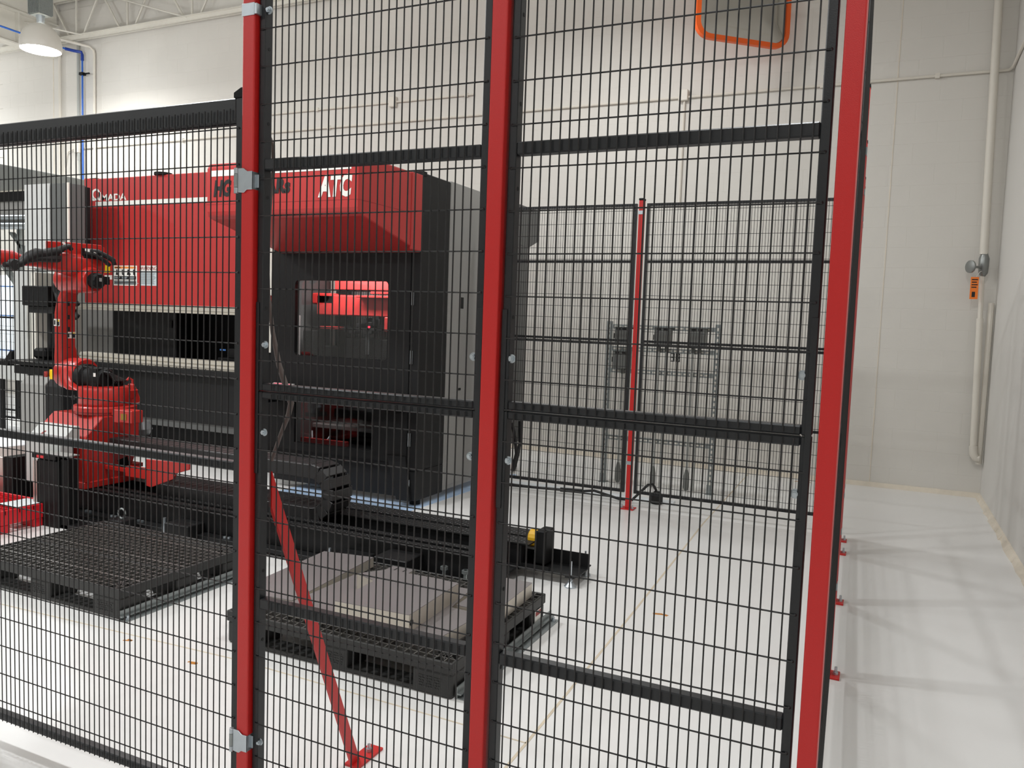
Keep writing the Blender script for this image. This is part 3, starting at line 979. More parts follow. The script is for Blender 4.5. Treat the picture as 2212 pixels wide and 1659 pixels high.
# tool changer cabinet: dark end column, light side panel
part('end_column', MB().box(-3.62, X1, 5.61, 6.06, 0.30, 2.725).prism([(-3.62, 0.30), (X1, 0.30), (X1, 0.05), (-3.50, 0.05)], 'y', 5.62, 6.06), 'machine_dark', pb, bevel=0.006)
sp = part('side_panel', MB().box(-3.56, X1 - 0.003, 6.07, 7.30, 0.06, 2.735), 'panel_grey', pb, bevel=0.004)
part('handle_slot', MB().box(X1 - 0.004, X1 - 0.001, 6.30, 6.35, 1.66, 1.76), 'slot_dark', sp)
part('latch', MB().box(X1 - 0.004, X1 + 0.002, 6.30, 6.34, 0.93, 0.95), 'slot_dark', sp)
part('access_panel', MB().box(X1 - 0.004, X1 + 0.001, 6.10, 6.9, 0.10, 0.83), 'panel_grey', sp, bevel=0.001)
rc_ = part('rear_cabinet', MB().box(-4.2, X1 - 0.01, 7.31, 7.74, 0.30, 2.36), 'mid_grey', pb, bevel=0.004)
part('cabinet_head', MB().prism([(7.31, 2.36), (7.74, 2.33), (8.02, 2.43), (8.0, 2.75), (7.31, 2.75)], 'x', -4.2, X1 - 0.008), 'mid_grey', rc_, bevel=0.004)
part('isolator', MB().box(X1 - 0.012, X1 + 0.03, 7.40, 7.46, 0.60, 0.70), 'decal_red', rc_, bevel=0.003)
part('cabinet_hose', MB().tube([(X1 + 0.01, 7.46, 0.52), (X1 + 0.03, 7.5, 0.35), (X1 + 0.05, 7.5, 0.2), (X1 + 0.02, 7.48, 0.02)], 0.018, 8), 'rubber', rc_, smooth=True)
part('cabinet_hose', MB().tube([(X1, 7.68, 0.52), (X1 + 0.01, 7.68, 0.35), (X1 + 0.02, 7.62, 0.2), (X1 + 0.02, 7.52, 0.02)], 0.018, 8), 'rubber', rc_, smooth=True)


# front door of the tool changer with window openings
def framed(x0, x1, z0, z1, holes, y0, y1):
    """front plate made of boxes around rectangular holes (x0,x1,z0,z1), stacked vertically"""
    mb = MB()
    zc = z1
    for hx0, hx1, hz0, hz1 in holes:
        mb.box(x0, x1, y0, y1, hz1, zc)
        mb.box(x0, hx0, y0, y1, hz0, hz1)
        mb.box(hx1, x1, y0, y1, hz0, hz1)
        zc = hz0
    mb.box(x0, x1, y0, y1, z0, zc)
    return mb


win = (-4.70, -3.735, 1.20, 1.855)
lowin = (-4.69, -3.852, 0.43, 0.83)
dr = part('front_door', framed(-4.965, -3.52, 0.36, 2.10, [win, lowin], 5.60, 5.64), 'machine_dark', pb)
# rounded corners of the window
rcm = MB()
rr = 0.035
for cx, cz, sx, sz in ((win[0], win[3], 1, -1), (win[1], win[3], -1, -1), (win[0], win[2], 1, 1), (win[1], win[2], -1, 1)):
    p = [(cx, cz)] + [(cx + sx * (rr - rr * cos(R(90 * k / 5))), cz + sz * (rr - rr * sin(R(90 * k / 5)))) for k in range(6)]
    rcm.prism(p, 'y', 5.60, 5.64)
part('window_corners', rcm, 'machine_dark', dr)
part('window_pane', MB().box(win[0] - 0.01, win[1] + 0.01, 5.641, 5.645, win[2] - 0.01, win[3] + 0.01), 'clear_pane', dr)
part('window_pane', MB().box(lowin[0] - 0.01, lowin[1] + 0.01, 5.641, 5.645, lowin[2] - 0.01, lowin[3] + 0.01), 'clear_pane', dr)
part('lower_skirt', MB().prism([(-4.965, 0.36), (-3.62, 0.36), (-3.50, 0.06), (-4.965, 0.06)], 'y', 5.66, 5.68).prism([(-3.70, 0.42), (-3.52, 0.42), (-3.47, 0.05), (-3.60, 0.05)], 'y', 5.585, 5.66), 'machine_dark', pb, bevel=0.003)
part('door_gap', MB().box(-3.518, -3.468, 5.63, 5.66, 0.08, 2.10), 'machine_black', pb)
for z in (0.17, 0.56, 1.24, 1.72):
    part('door_hinge', MB().cyl((-3.497, 5.602, z - 0.055), (-3.497, 5.602, z + 0.055), 0.011, 8), 'zinc', pb, smooth=True)
part('levelling_foot', MB().cyl((-3.50, 5.72, 0.0), (-3.50, 5.72, 0.06), 0.045, 12).cyl((-3.50, 5.72, 0.05), (-3.50, 5.72, 0.32), 0.025, 10), 'machine_black', pb)
part('levelling_foot', MB().cyl((-3.52, 7.1, 0.0), (-3.52, 7.1, 0.07), 0.05, 12), 'machine_black', pb)
part('cabinet_roof', MB().box(-4.96, -3.50, 5.62, 7.3, 2.10, 2.15), 'machine_dark', pb)

# red hood over the changer
hd = part('hood', MB().prism([(4.74, 2.66), (4.74, 2.33), (4.752, 2.295), (4.79, 2.275), (5.56, 2.095), (5.60, 2.085), (5.60, 2.70), (4.76, 2.70)], 'x', -4.86, X1), 'machine_red', pb, bevel=0.012, seg=2)
part('fold_line', MB().box(-4.862, X1 + 0.001, 4.7385, 4.7395, 2.383, 2.386).box(X1 + 0.0002, X1 + 0.0012, 4.75, 5.52, 2.383, 2.386), 'decal_red', hd)
part('corner_guard', MB().box(X1 - 0.01, X1 + 0.006, 5.44, 5.60, 2.10, 2.70), 'machine_red', hd, bevel=0.003)
part('hood_cap', MB().box(-3.6, X1 + 0.004, 5.6, 5.66, 2.70, 2.735), 'machine_black', hd)
part('front_stripe', MB().box(-4.815, -3.492, 4.7375, 4.7395, 2.597, 2.642), 'decal_white', hd)
text_part('lettering', 'HG', (-4.787, -4.607, 2.440, 2.570), 4.739, 'decal_black', hd, bold=0.05, shear=0.18)
text_part('lettering', 'ARs', (-4.275, -4.037, 2.447, 2.558), 4.739, 'decal_black', hd, bold=0.05, shear=0.1)
text_part('lettering', 'ATC', (-3.782, -3.483, 2.404, 2.566), 4.739, 'decal_white', hd, bold=0.05, shear=0.15)

# ram: big red front panel
YR = 6.1
ram = part('ram_panel', MB().prism([(-7.985, 6.048), (-7.86, YR), (-5.0, YR), (-5.0, 6.4), (-7.985, 6.4)], 'z', 1.60, 2.945), 'machine_red', pb, bevel=0.006)
part('top_bracket', MB().cyl((-6.90, 6.14, 2.945), (-6.90, 6.14, 2.97), 0.09, 16), 'machine_black', ram)
part('top_bracket', MB().box(-8.03, -7.92, 6.15, 6.3, 2.945, 2.965), 'machine_black', ram)
st = part('ram_stripe', MB().box(-7.87, -6.15, YR - 0.0025, YR - 0.0005, 2.652, 2.697), 'decal_white', ram)
# maker's lettering: ring-shaped first letter then capitals
ringm = MB()
ro, ri = (0.056, 0.064), (0.036, 0.044)
cx, cz = -7.853, 2.775
n = 24
vs = []
for k in range(n):
    a = 2 * pi * k / n
    vs += [(cx + ro[0] * cos(a), YR - 0.0005, cz + ro[1] * sin(a)), (cx + ri[0] * cos(a), YR - 0.0005, cz + ri[1] * sin(a)),
           (cx + ro[0] * cos(a), YR - 0.002, cz + ro[1] * sin(a)), (cx + ri[0] * cos(a), YR - 0.002, cz + ri[1] * sin(a))]
fs = []
for k in range(n):
    j = (k + 1) % n
    fs += [(4 * k + 2, 4 * j + 2, 4 * j + 3, 4 * k + 3), (4 * k, 4 * k + 2, 4 * j + 2, 4 * j), (4 * k + 1, 4 * j + 1, 4 * j + 3, 4 * k + 3)]
ringm.add(vs, fs)
ringm.box(cx + 0.034, cx + 0.066, YR - 0.002, YR - 0.0005, 2.708, 2.80)
ringm.box(cx - 0.058, cx - 0.02, YR - 0.002, YR - 0.0005, 2.708, 2.74)
ringm.v = [Vector((v.x, v.y - max(0.0, -7.86 - v.x) * 0.4167, v.z)) for v in ringm.v]
part('logo_ring', ringm, 'decal_white', ram)
text_part('lettering', 'MADA', (-7.775, -7.395, 2.705, 2.775), YR - 0.0005, 'decal_white', ram, bold=0.025, shear=0.0)
al = MB()
for z0, z1, dy in ((1.598, 1.606, 0.0), (1.575, 1.598, 0.012), (1.556, 1.575, 0.004), (1.536, 1.556, 0.014), (1.528, 1.536, 0.002)):
    al.box(-8.2, -5.0, YR - 0.05 + dy, YR + 0.05, z0, z1)
part('upper_tool_rail', al, 'aluminium', pb, bevel=0.002)
al = MB()
for z0, z1, dy in ((1.05, 1.062, 0.01), (1.022, 1.05, 0.0), (1.012, 1.022, 0.014), (0.985, 1.012, 0.0), (0.965, 0.985, 0.01)):
    al.box(-8.05, -5.0, YR - 0.07 + dy, YR + 0.05, z0, z1)
lr = part('lower_tool_rail', al, 'aluminium', pb, bevel=0.002)
hm = MB()
x = -7.9
while x < -5.05:
    hm.box(x, x + 0.012, YR - 0.062, YR - 0.0585, 0.968, 0.974)
    x += 0.1
part('rail_holes', hm, 'slot_dark', lr, kind='stuff')
part('table_ledge', MB().box(-8.05, -5.0, YR - 0.10, YR + 0.05, 0.90, 0.964), 'machine_dark', pb, bevel=0.004)
part('lower_beam', MB().box(-8.05, -5.0, YR - 0.03, YR + 0.2, 0.41, 0.90), 'machine_dark', pb, bevel=0.004)
part('grey_band', MB().box(-8.05, -5.0, YR - 0.01, YR + 0.2, 0.335, 0.41), 'mid_grey', pb)
part('toe_recess', MB().box(-8.05, -5.0, YR + 0.12, YR + 0.3, 0.17, 0.335), 'machine_black', pb)
part('back_gauge_bay', MB().box(-8.05, -5.0, 6.9, 6.95, 0.9, 1.65), 'machine_black', pb)
part('bay_floor', MB().box(-8.05, -5.0, 6.16, 6.9, 0.90, 0.95), 'machine_black', pb)
part('bay_roof', MB().box(-8.05, -5.0, 6.41, 6.9, 1.62, 1.70), 'machine_black', pb)
part('inner_plate', MB().box(-8.05, -7.05, 6.45, 6.6, 0.95, 1.60), 'machine_dark', pb, bevel=0.006)
part('inner_plate', MB().box(-7.17, -7.10, 6.436, 6.449, 1.36, 1.44), 'machine_black', pb)
part('gauge_carriage', MB().box(-6.3, -5.95, 6.3, 6.6, 0.96, 1.08).box(-6.15, -6.05, 6.3, 6.36, 1.08, 1.18), 'machine_black', pb, bevel=0.008)
part('gauge_mark', MB().box(-6.26, -6.18, 6.296, 6.299, 1.155, 1.17), 'window_blue', pb)
part('frame_plate', MB().box(-5.15, -4.99, 5.72, 6.05, 1.72, 2.15).box(-5.15, -4.99, 5.72, 6.05, 1.20, 1.62), 'cream', pb, bevel=0.003)
part('frame_plate', MB().box(-5.15, -4.99, 5.74, 6.05, 1.62, 1.72), 'machine_red', pb)
part('frame_plate', MB().box(-5.15, -4.99, 5.74, 6.05, 0.35, 1.20), 'machine_black', pb)
part('belly', MB().box(-8.05, -5.2, 6.4, 7.0, 0.17, 0.9), 'machine_black', pb)

# stickers on the ram
wk = part('hazard_sticker', MB().box(-7.59, -7.235, YR - 0.003, YR - 0.0005, 1.800, 2.012), 'decal_white', ram, bevel=0.0008)
part('sticker_header', MB().box(-7.575, -7.25, YR - 0.0042, YR - 0.0032, 1.980, 2.002), 'decal_orange', wk)
text_part('lettering', 'WARNING', (-7.57, -7.48, 1.984, 1.997), YR - 0.0043, 'decal_black', wk, bold=0.02)
for k in range(4):
    xx = -7.565 + k * 0.085
    part('pictogram', MB().box(xx + 0.018, xx + 0.036, YR - 0.0042, YR - 0.0032, 1.925, 1.97).box(xx + 0.012 + 0.01 * (k % 2), xx + 0.045 + 0.01 * (k % 3), YR - 0.0042, YR - 0.0032, 1.912, 1.93), 'decal_black', wk)
    part('text_block', MB().box(-7.578, -7.247, YR - 0.0042, YR - 0.0032, 1.864, 1.900) if k == 0 else MB().box(-7.578, -7.247, YR - 0.0042, YR - 0.0032, 1.812, 1.852) if k == 1
         else MB().box(-7.57, -7.30 + 0.03 * k, YR - 0.005, YR - 0.0043, 1.840 - 0.018 * (k - 2), 1.844 - 0.018 * (k - 2)), 'decal_black' if k < 2 else 'decal_pale', wk)
for k in range(3):
    part('text_block', MB().box(-7.57 + k * 0.11, -7.49 + k * 0.11, YR - 0.005, YR - 0.0043, 1.887, 1.891).box(-7.57 + k * 0.11, -7.50 + k * 0.11, YR - 0.005, YR - 0.0043, 1.875, 1.879), 'decal_pale', wk)
w2 = part('warning_sheet', MB().box(-7.185, -6.935, YR - 0.003, YR - 0.0005, 1.803, 2.013), 'decal_pale', ram)
part('sheet_header', MB().box(-7.183, -6.937, YR - 0.0042, YR - 0.0032, 1.957, 2.011), 'decal_white', w2)
text_part('lettering', 'WARNING', (-7.18, -6.94, 1.964, 2.004), YR - 0.0043, 'decal_red', w2, bold=0.005)
tl = MB()
for k in range(15):
    z = 1.942 - k * 0.0088
    tl.box(-7.172, -6.95 - random.uniform(0, 0.05), YR - 0.0042, YR - 0.0032, z, z + 0.0028)
part('fine_print', tl, 'mid_grey', w2, kind='stuff')
part('caution_sticker', MB().box(-7.76, -7.645, YR - 0.003, YR - 0.0005, 1.935, 2.015), 'decal_yellow', ram)
part('serial_sticker', MB().box(-7.73, -7.615, YR - 0.003, YR - 0.0005, 1.862, 1.908), 'decal_white', ram)

# tool changer interior: lit by its own strip lamp
ins = part('changer_back_wall', MB().box(-4.96, -3.60, 6.75, 6.78, 0.30, 2.10), 'mid_grey', pb)
reflected_stripes = MB()
x = -4.93
while x < -3.7:
    reflected_stripes.box(x, x + 0.012, 6.738, 6.75, 0.9, 2.08)
    x += 0.03
part('reflected_stripes', reflected_stripes, 'panel_grey', ins, kind='stuff')  # strips stand in for the stripes reflected in the window
part('changer_floor', MB().box(-4.96, -3.62, 5.68, 6.75, 0.30, 0.34), 'machine_black', pb)
part('changer_side', MB().box(-4.965, -4.95, 5.66, 6.75, 0.34, 2.10), 'mid_grey', pb)
part('changer_side', MB().box(-3.64, -3.622, 5.66, 6.75, 0.34, 2.10), 'mid_grey', pb)
part('changer_post', MB().box(-4.86, -4.80, 6.3, 6.38, 0.95, 2.10), 'aluminium', pb, bevel=0.004)
part('changer_post', MB().box(-4.80, -4.745, 6.31, 6.4, 0.95, 2.10), 'machine_black', pb)
part('upper_ram_block', MB().box(-4.57, -3.66, 5.98, 6.25, 1.79, 1.90), 'machine_red', pb, bevel=0.01)
part('tool_arm', MB().box(-4.745, -3.66, 5.95, 6.2, 1.56, 1.745).box(-4.80, -4.56, 5.95, 6.18, 1.66, 1.76), 'machine_red', pb, bevel=0.01)
part('tool_arm_shelf', MB().box(-4.26, -3.66, 5.88, 6.1, 1.725, 1.745).box(-4.12, -3.80, 5.9, 6.08, 1.76, 1.785), 'machine_red', pb, bevel=0.003)
part('tool_block', MB().box(-3.97, -3.70, 5.90, 6.05, 1.435, 1.56), 'machine_red', pb, bevel=0.006)
part('tool_block', MB().box(-4.70, -4.50, 5.95, 6.1, 1.438, 1.46), 'machine_red', pb)
hdl = MB()
for z0 in (1.485, 1.80):
    hdl.box(-3.90, -3.80, 5.893, 5.899, z0, z0 + 0.018)
part('handle', hdl, 'zinc', pb)
gm = MB()
for k in range(12):
    gx = -4.45 + random.uniform(0, 0.4)
    gz = 1.40 + random.uniform(0, 0.12)
    gm.box(gx, gx + random.uniform(0.02, 0.07), 5.95, 6.05, gz, gz + random.uniform(0.02, 0.06))
part('gripper', gm, 'machine_black', pb, bevel=0.003)
part('tool_rack', MB().box(-4.46, -3.66, 6.0, 6.6, 0.86, 1.36), 'machine_black', pb, bevel=0.006)
for xx in (-4.20, -3.86, -3.74):
    part('tool', MB().box(xx, xx + 0.022, 5.96, 5.99, 1.22, 1.42), 'galv', pb, bevel=0.003)
part('indicator', MB().box(-4.17, -4.15, 5.94, 5.95, 1.46, 1.475), 'led_red', pb)
part('gauge_block', MB().box(-4.86, -4.74, 5.9, 6.0, 1.18, 1.42).box(-4.72, -4.60, 6.0, 6.1, 1.16, 1.28), 'machine_black', pb, bevel=0.01)
part('side_pillar', MB().box(-4.95, -4.88, 5.8, 5.9, 1.1, 1.55), 'panel_grey', pb, bevel=0.004)
part('crossbar', MB().box(-4.95, -3.66, 6.70, 6.735, 1.285, 1.30), 'machine_black', pb)
part('red_ring_reflection', MB().tube([(-4.10, 6.2, 0.62), (-4.12, 6.2, 0.57), (-4.11, 6.2, 0.53), (-4.05, 6.2, 0.52)], 0.014, 8).tube([(-4.12, 6.2, 0.62), (-3.95, 6.2, 0.60), (-3.68, 6.2, 0.60)], 0.016, 8)
     .tube([(-4.1, 6.2, 0.585), (-3.95, 6.2, 0.565), (-3.68, 6.2, 0.555)], 0.012, 8), 'machine_red', pb, smooth=True)  # tubes stand in for a red ring reflection in the lower window
part('lower_ledge', MB().box(-4.93, -3.66, 6.15, 6.6, 0.485, 0.525), 'panel_grey', pb, bevel=0.004)
part('red_strip', MB().box(-4.7, -4.2, 5.70, 5.74, 0.42, 0.46), 'decal_red', pb)
part('loose_wire', MB().tube([(-4.62, 5.76, 0.52), (-4.60, 5.74, 0.44), (-4.52, 5.73, 0.41), (-4.45, 5.74, 0.44), (-4.43, 5.78, 0.49)], 0.007, 6), 'decal_pale', pb, smooth=True)
tl_ = part('strip_lamp', MB().box(-4.0, -3.68, 5.70, 5.74, 1.98, 2.0), 'tool_light', pb)
ld = bpy.data.lights.new('changer_light', 'AREA')
ld.shape = 'RECTANGLE'
ld.size, ld.size_y = 1.0, 0.1
ld.energy = 26
ld.color = (1.0, 0.9, 0.86)
lo = bpy.data.objects.new('changer_light', ld)
COL.objects.link(lo)
lo.location = (-4.1, 5.72, 2.05)
lo.rotation_euler = (R(28), 0, 0)

# console shelf and screen in front of the changer door
sh = part('console_shelf', MB().prism([(5.28, 0.885), (5.60, 0.925), (5.60, 0.865), (5.28, 0.86)], 'x', -4.99, -3.47), 'shelf_black', pb, bevel=0.006)
part('shelf_lip', MB().box(-4.99, -3.47, 5.27, 5.282, 0.85, 0.893), 'shelf_black', sh)
part('shelf_bracket', MB().box(-4.9, -4.86, 5.4, 5.60, 0.78, 0.86).box(-3.6, -3.56, 5.4, 5.60, 0.78, 0.86), 'machine_black', sh)
part('screen_bezel', MB().hexa([(-4.80, 5.30, 0.90), (-4.57, 5.30, 0.90), (-4.57, 5.46, 0.925), (-4.80, 5.46, 0.925),
                                (-4.80, 5.30, 0.912), (-4.57, 5.30, 0.912), (-4.57, 5.46, 0.962), (-4.80, 5.46, 0.962)]), 'panel_grey', sh, bevel=0.003)
part('screen', MB().hexa([(-4.775, 5.325, 0.9205), (-4.605, 5.325, 0.9205), (-4.605, 5.44, 0.957), (-4.775, 5.44, 0.957),
                          (-4.775, 5.324, 0.9225), (-4.605, 5.324, 0.9225), (-4.605, 5.439, 0.959), (-4.775, 5.439, 0.959)]), 'screen_pink', sh)

# left C-frame cover, pedestal and throat details
lc = part('left_cover', MB().prism([(-8.29, 5.6), (-7.63, 5.6), (-7.605, 5.77), (-7.66, 5.83), (-8.05, 5.84), (-8.05, 6.6), (-8.29, 6.6)], 'z', 1.94, 2.81), 'mid_grey', pb, bevel=0.004)
lc.location = (0, 0, 0)
part('cover_front', MB().box(-8.29, -7.895, 5.585, 5.599, 1.94, 2.81), 'machine_grey', lc, bevel=0.003)
part('corner_trim', MB().box(-7.65, -7.615, 5.588, 5.605, 1.94, 2.81), 'cream', lc)
part('inner_cheek', MB().box(-7.70, -7.612, 5.775, 5.838, 1.945, 2.795), 'machine_black', lc)
part('frame_side', MB().box(-8.95, -8.88, 6.1, 6.9, 0.9, 1.93), 'cream', pb)
part('throat_back', MB().box(-8.9, -8.05, 6.7, 6.8, 0.5, 1.95), 'panel_grey', pb)
part('drive_box', MB().box(-8.75, -8.32, 5.85, 6.2, 1.55, 1.77), 'machine_black', pb, bevel=0.01)
part('drive_box', MB().box(-8.72, -8.30, 5.9, 6.2, 1.47, 1.55), 'machine_dark', pb, bevel=0.008)
part('guide_column', MB().cyl((-8.50, 6.1, 0.95), (-8.50, 6.1, 1.48), 0.05, 12).cyl((-8.62, 6.1, 0.95), (-8.62, 6.1, 1.48), 0.03, 12).cyl((-8.36, 6.1, 0.95), (-8.36, 6.1, 1.48), 0.06, 12), 'machine_dark', pb, smooth=True)
part('gauge_motor', MB().box(-8.66, -8.46, 5.9, 6.1, 0.96, 1.08), 'machine_black', pb, bevel=0.03)
part('side_table', MB().box(-8.75, -8.0, 5.7, 6.3, 0.90, 0.95).box(-8.70, -8.0, 5.72, 6.3, 0.80, 0.89), 'machine_black', pb, bevel=0.006)
part('table_edge', MB().box(-8.58, -8.35, 5.695, 5.705, 0.935, 0.945), 'cream', pb)
part('hose', MB().tube([(-8.2, 5.9, 1.85), (-8.22, 5.88, 1.75), (-8.12, 5.85, 1.62), (-8.0, 5.85, 1.52), (-7.9, 5.9, 1.44)], 0.035, 8), 'rubber', pb, smooth=True)
part('hose', MB().tube([(-8.1, 5.95, 1.85), (-8.1, 5.93, 1.77), (-8.02, 5.9, 1.66), (-7.9, 5.9, 1.58)], 0.03, 8), 'rubber', pb, smooth=True)
part('pedestal', MB().prism([(5.55, 0.08), (5.55, 0.72), (5.62, 0.80), (6.3, 0.80), (6.3, 0.08)], 'x', -8.34, -7.95), 'panel_grey', pb, bevel=0.006)
part('pedestal_side', MB().prism([(5.56, 0.08), (5.56, 0.71), (5.62, 0.79), (6.3, 0.79), (6.3, 0.08)], 'x', -7.95, -7.70), 'machine_dark', pb, bevel=0.006)
es = part('stop_button_plate', MB().box(-7.80, -7.72, 5.5, 5.55, 0.80, 0.90), 'decal_yellow', pb, bevel=0.003)
part('stop_button', MB().lathe((-7.83, 5.5, 0.85), [(0.02, 0.05), (0.03, 0.0), (0.03, -0.03), (0.015, -0.04)], 12, 'y'), 'decal_red', es, smooth=True)

# flat pale blue patch on the floor under the machine
tag(part('floor_patch', MB().add([(-4.75, 5.35, 0.0), (-3.40, 5.36, 0.0), (-3.32, 7.4, 0.0), (-4.75, 7.4, 0.0), (-4.75, 5.35, 0.003), (-3.40, 5.36, 0.003), (-3.32, 7.4, 0.003), (-4.75, 7.4, 0.003)],
                                 [(0, 3, 2, 1), (4, 5, 6, 7), (0, 1, 5, 4), (1, 2, 6, 5), (2, 3, 7, 6), (3, 0, 4, 7)]), 'floor_patch'),
    'pale blue patch on the floor under the press brake', 'floor sheet')

# ================================================================== ROBOT TRACK
tk = thing('robot_track', 'long black floor track with checker plate decks for the robot', 'track', (-5.0, 4.4, 0))
XL, XR = -5.88, -1.93
ZT = 0.22
strips = [(4.015, 4.07), (4.11, 4.17), (4.385, 4.53), (4.56, 4.72)]
for k, (a, b) in enumerate(strips):
    xr = XR + (0.06 if k >= 2 else -0.06 + 0.0)
    o = part('deck_plate', MB().box(XL, xr, a, b, ZT - 0.008, ZT), 'track_black', tk)
    s = MB()
    x = -6.2
    j = 0
    while x < xr - 0.02:
        y = a + 0.012
        i = 0
        while y < b - 0.008:
            d = 0.009
            sgn = 1 if (i + j) % 2 else -1
            s.add([(x - d, y - 0.0035 * sgn - .002, ZT), (x + d, y + 0.0035 * sgn - .002, ZT), (x + d, y + 0.0035 * sgn + .002, ZT), (x - d, y - 0.0035 * sgn + .002, ZT), (x, y, ZT + 0.003)],
                  [(0, 1, 4), (1, 2, 4), (2, 3, 4), (3, 0, 4)])
            y += 0.022
            i += 1
        x += 0.028
        j += 1
    part('tread_lugs', s, 'tread', o, kind='stuff')
part('front_beam', MB().box(XL, XR - 0.1, 4.035, 4.165, 0.05, ZT - 0.012), 'track_black', tk, bevel=0.004)
part('rear_beam', MB().box(XL, XR, 4.40, 4.70, 0.05, ZT - 0.012), 'track_black', tk, bevel=0.004)
part('trough_floor', MB().box(XL, XR, 4.165, 4.40, 0.07, 0.085), 'machine_black', tk)
part('base_flange', MB().box(XL, XR - 0.12, 3.955, 4.10, 0.022, 0.05), 'track_black', tk, bevel=0.003)
fb = None
x = -5.8
while x < XR - 0.2:
    if fb is None:
        fb = part('flange_bolt', MB().cyl((0, 0, 0), (0, 0, 0.014), 0.013, 6).cyl((0.035, 0, 0), (0.035, 0, 0.014), 0.013, 6), 'zinc', tk, local=True)
        fb.location = (x + 5.0, 3.99 - 4.4, 0.05)
    else:
        inst(fb, tk, (x + 5.0, 3.99 - 4.4, 0.05))
    x += 0.27
for xx in (-4.35, -2.95):
    part('levelling_pad', MB().box(xx, xx + 0.22, 3.88, 4.03, 0.0, 0.12), 'track_black', tk, bevel=0.005)
    part('jack_screw', MB().cyl((xx - 0.07, 3.95, 0.0), (xx - 0.07, 3.95, 0.13), 0.011, 8).cyl((xx - 0.07, 3.95, 0.05), (xx - 0.07, 3.95, 0.07), 0.02, 6).cyl((xx - 0.07, 3.95, 0.0), (xx - 0.07, 3.95, 0.012), 0.035, 12), 'zinc', tk)
part('levelling_pad', MB().box(-2.62, -2.40, 3.84, 4.03, 0.02, 0.17), 'track_black', tk, bevel=0.005)
for xx in (-2.22, -2.08):
    part('jack_screw', MB().cyl((xx, 3.97, 0.0), (xx, 3.97, 0.14), 0.011, 8).cyl((xx, 3.97, 0.12), (xx, 3.97, 0.14), 0.022, 6), 'galv', tk)
part('end_stop', MB().box(-1.862, -1.79, 4.46, 4.60, 0.085, 0.29), 'machine_black', tk, bevel=0.006)
part('bumper', MB().prism([(4.47 + 0.06 + 0.055 * cos(R(a)), 0.225 + 0.055 * sin(R(a))) for a in range(0, 360, 24)], 'x', -1.925, -1.862), 'bumper_yellow', tk, bevel=0.008)
part('bumper_base', MB().box(-1.93, -1.865, 4.48, 4.58, 0.165, 0.18), 'mid_grey', tk)
ty = part('end_tray', MB().box(-2.05, -1.56, 4.42, 4.62, 0.058, 0.066).box(-2.05, -1.56, 4.612, 4.62, 0.066, 0.15).box(-2.05, -1.75, 4.42, 4.428, 0.066, 0.09).box(-2.06, -2.05, 4.3, 4.62, 0.05, 0.19), 'track_black', tk)
for yy in (4.40, 4.655):
    part('levelling_foot', MB().lathe((-1.60, yy, 0), [(0.036, 0.0), (0.036, 0.008), (0.022, 0.024), (0.012, 0.034)], 18).cyl((-1.60, yy, 0.03), (-1.60, yy, 0.155), 0.0065, 8).cyl((-1.60, yy, 0.034), (-1.60, yy, 0.044), 0.013, 6), 'zinc', tk, smooth=True)
part('foot_bracket', MB().box(-1.63, -1.57, 4.38, 4.42, 0.058, 0.066).box(-1.63, -1.57, 4.62, 4.68, 0.058, 0.066), 'track_black', tk)
part('outrigger', MB().box(-3.55, -2.65, 4.86, 5.02, 0.08, 0.10).box(-2.72, -2.68, 4.86, 4.90, 0.1, 0.13), 'machine_black', tk)
part('outrigger_arm', MB().box(-3.5, -3.4, 4.72, 4.9, 0.08, 0.1).box(-2.8, -2.7, 4.72, 4.9, 0.08, 0.1), 'machine_black', tk)

# energy chain
ec = thing('energy_chain', 'black segmented energy chain looping over beside the robot', 'cable chain', (-4.2, 4.28, 0.22))
LK = 0.068


def link_mesh():
    mb = MB()
    h = 0.045
    w = 0.098
    mb.box(-LK / 2 + 0.002, LK / 2 - 0.002, -w, w, h - 0.012, h)
    mb.box(-LK / 2 + 0.002, LK / 2 - 0.002, -w, w, -h, -h + 0.012)
    mb.box(-LK / 2 - 0.006, LK / 2 - 0.002, -w - 0.008, -w + 0.004, -h - 0.002, h - 0.002)
    mb.box(-LK / 2 - 0.006, LK / 2 - 0.002, w - 0.004, w + 0.008, -h - 0.002, h - 0.002)
    return mb


path = []
x = -5.24
zu, zl, xc_, rad = 0.535, 0.245, -3.36, 0.145
zmid = (zu + zl) / 2
while x < xc_:
    path.append((x, zu, 0.0))
    x += LK
arc = pi * rad
nn = int(arc / LK) + 1
for k in range(nn):
    a = pi / 2 - (k + 0.5) * pi / nn
    path.append((xc_ + rad * cos(a) * 1.0, zmid + rad * sin(a), -(k + 0.5) * pi / nn))
x = xc_
while x > -4.75:
    path.append((x, zl, -pi))
    x -= LK
l0 = None
for (x, z, a) in path:
    if l0 is None:
        l0 = part('chain_link', link_mesh(), 'chain_black', ec, local=True, bevel=0.003)
        o = l0
    else:
        o = l0.copy()
        COL.objects.link(o)
    o.parent = ec
    o.location = (x + 4.2, 0, z - 0.22)
    o.rotation_euler = (0, -a, 0)

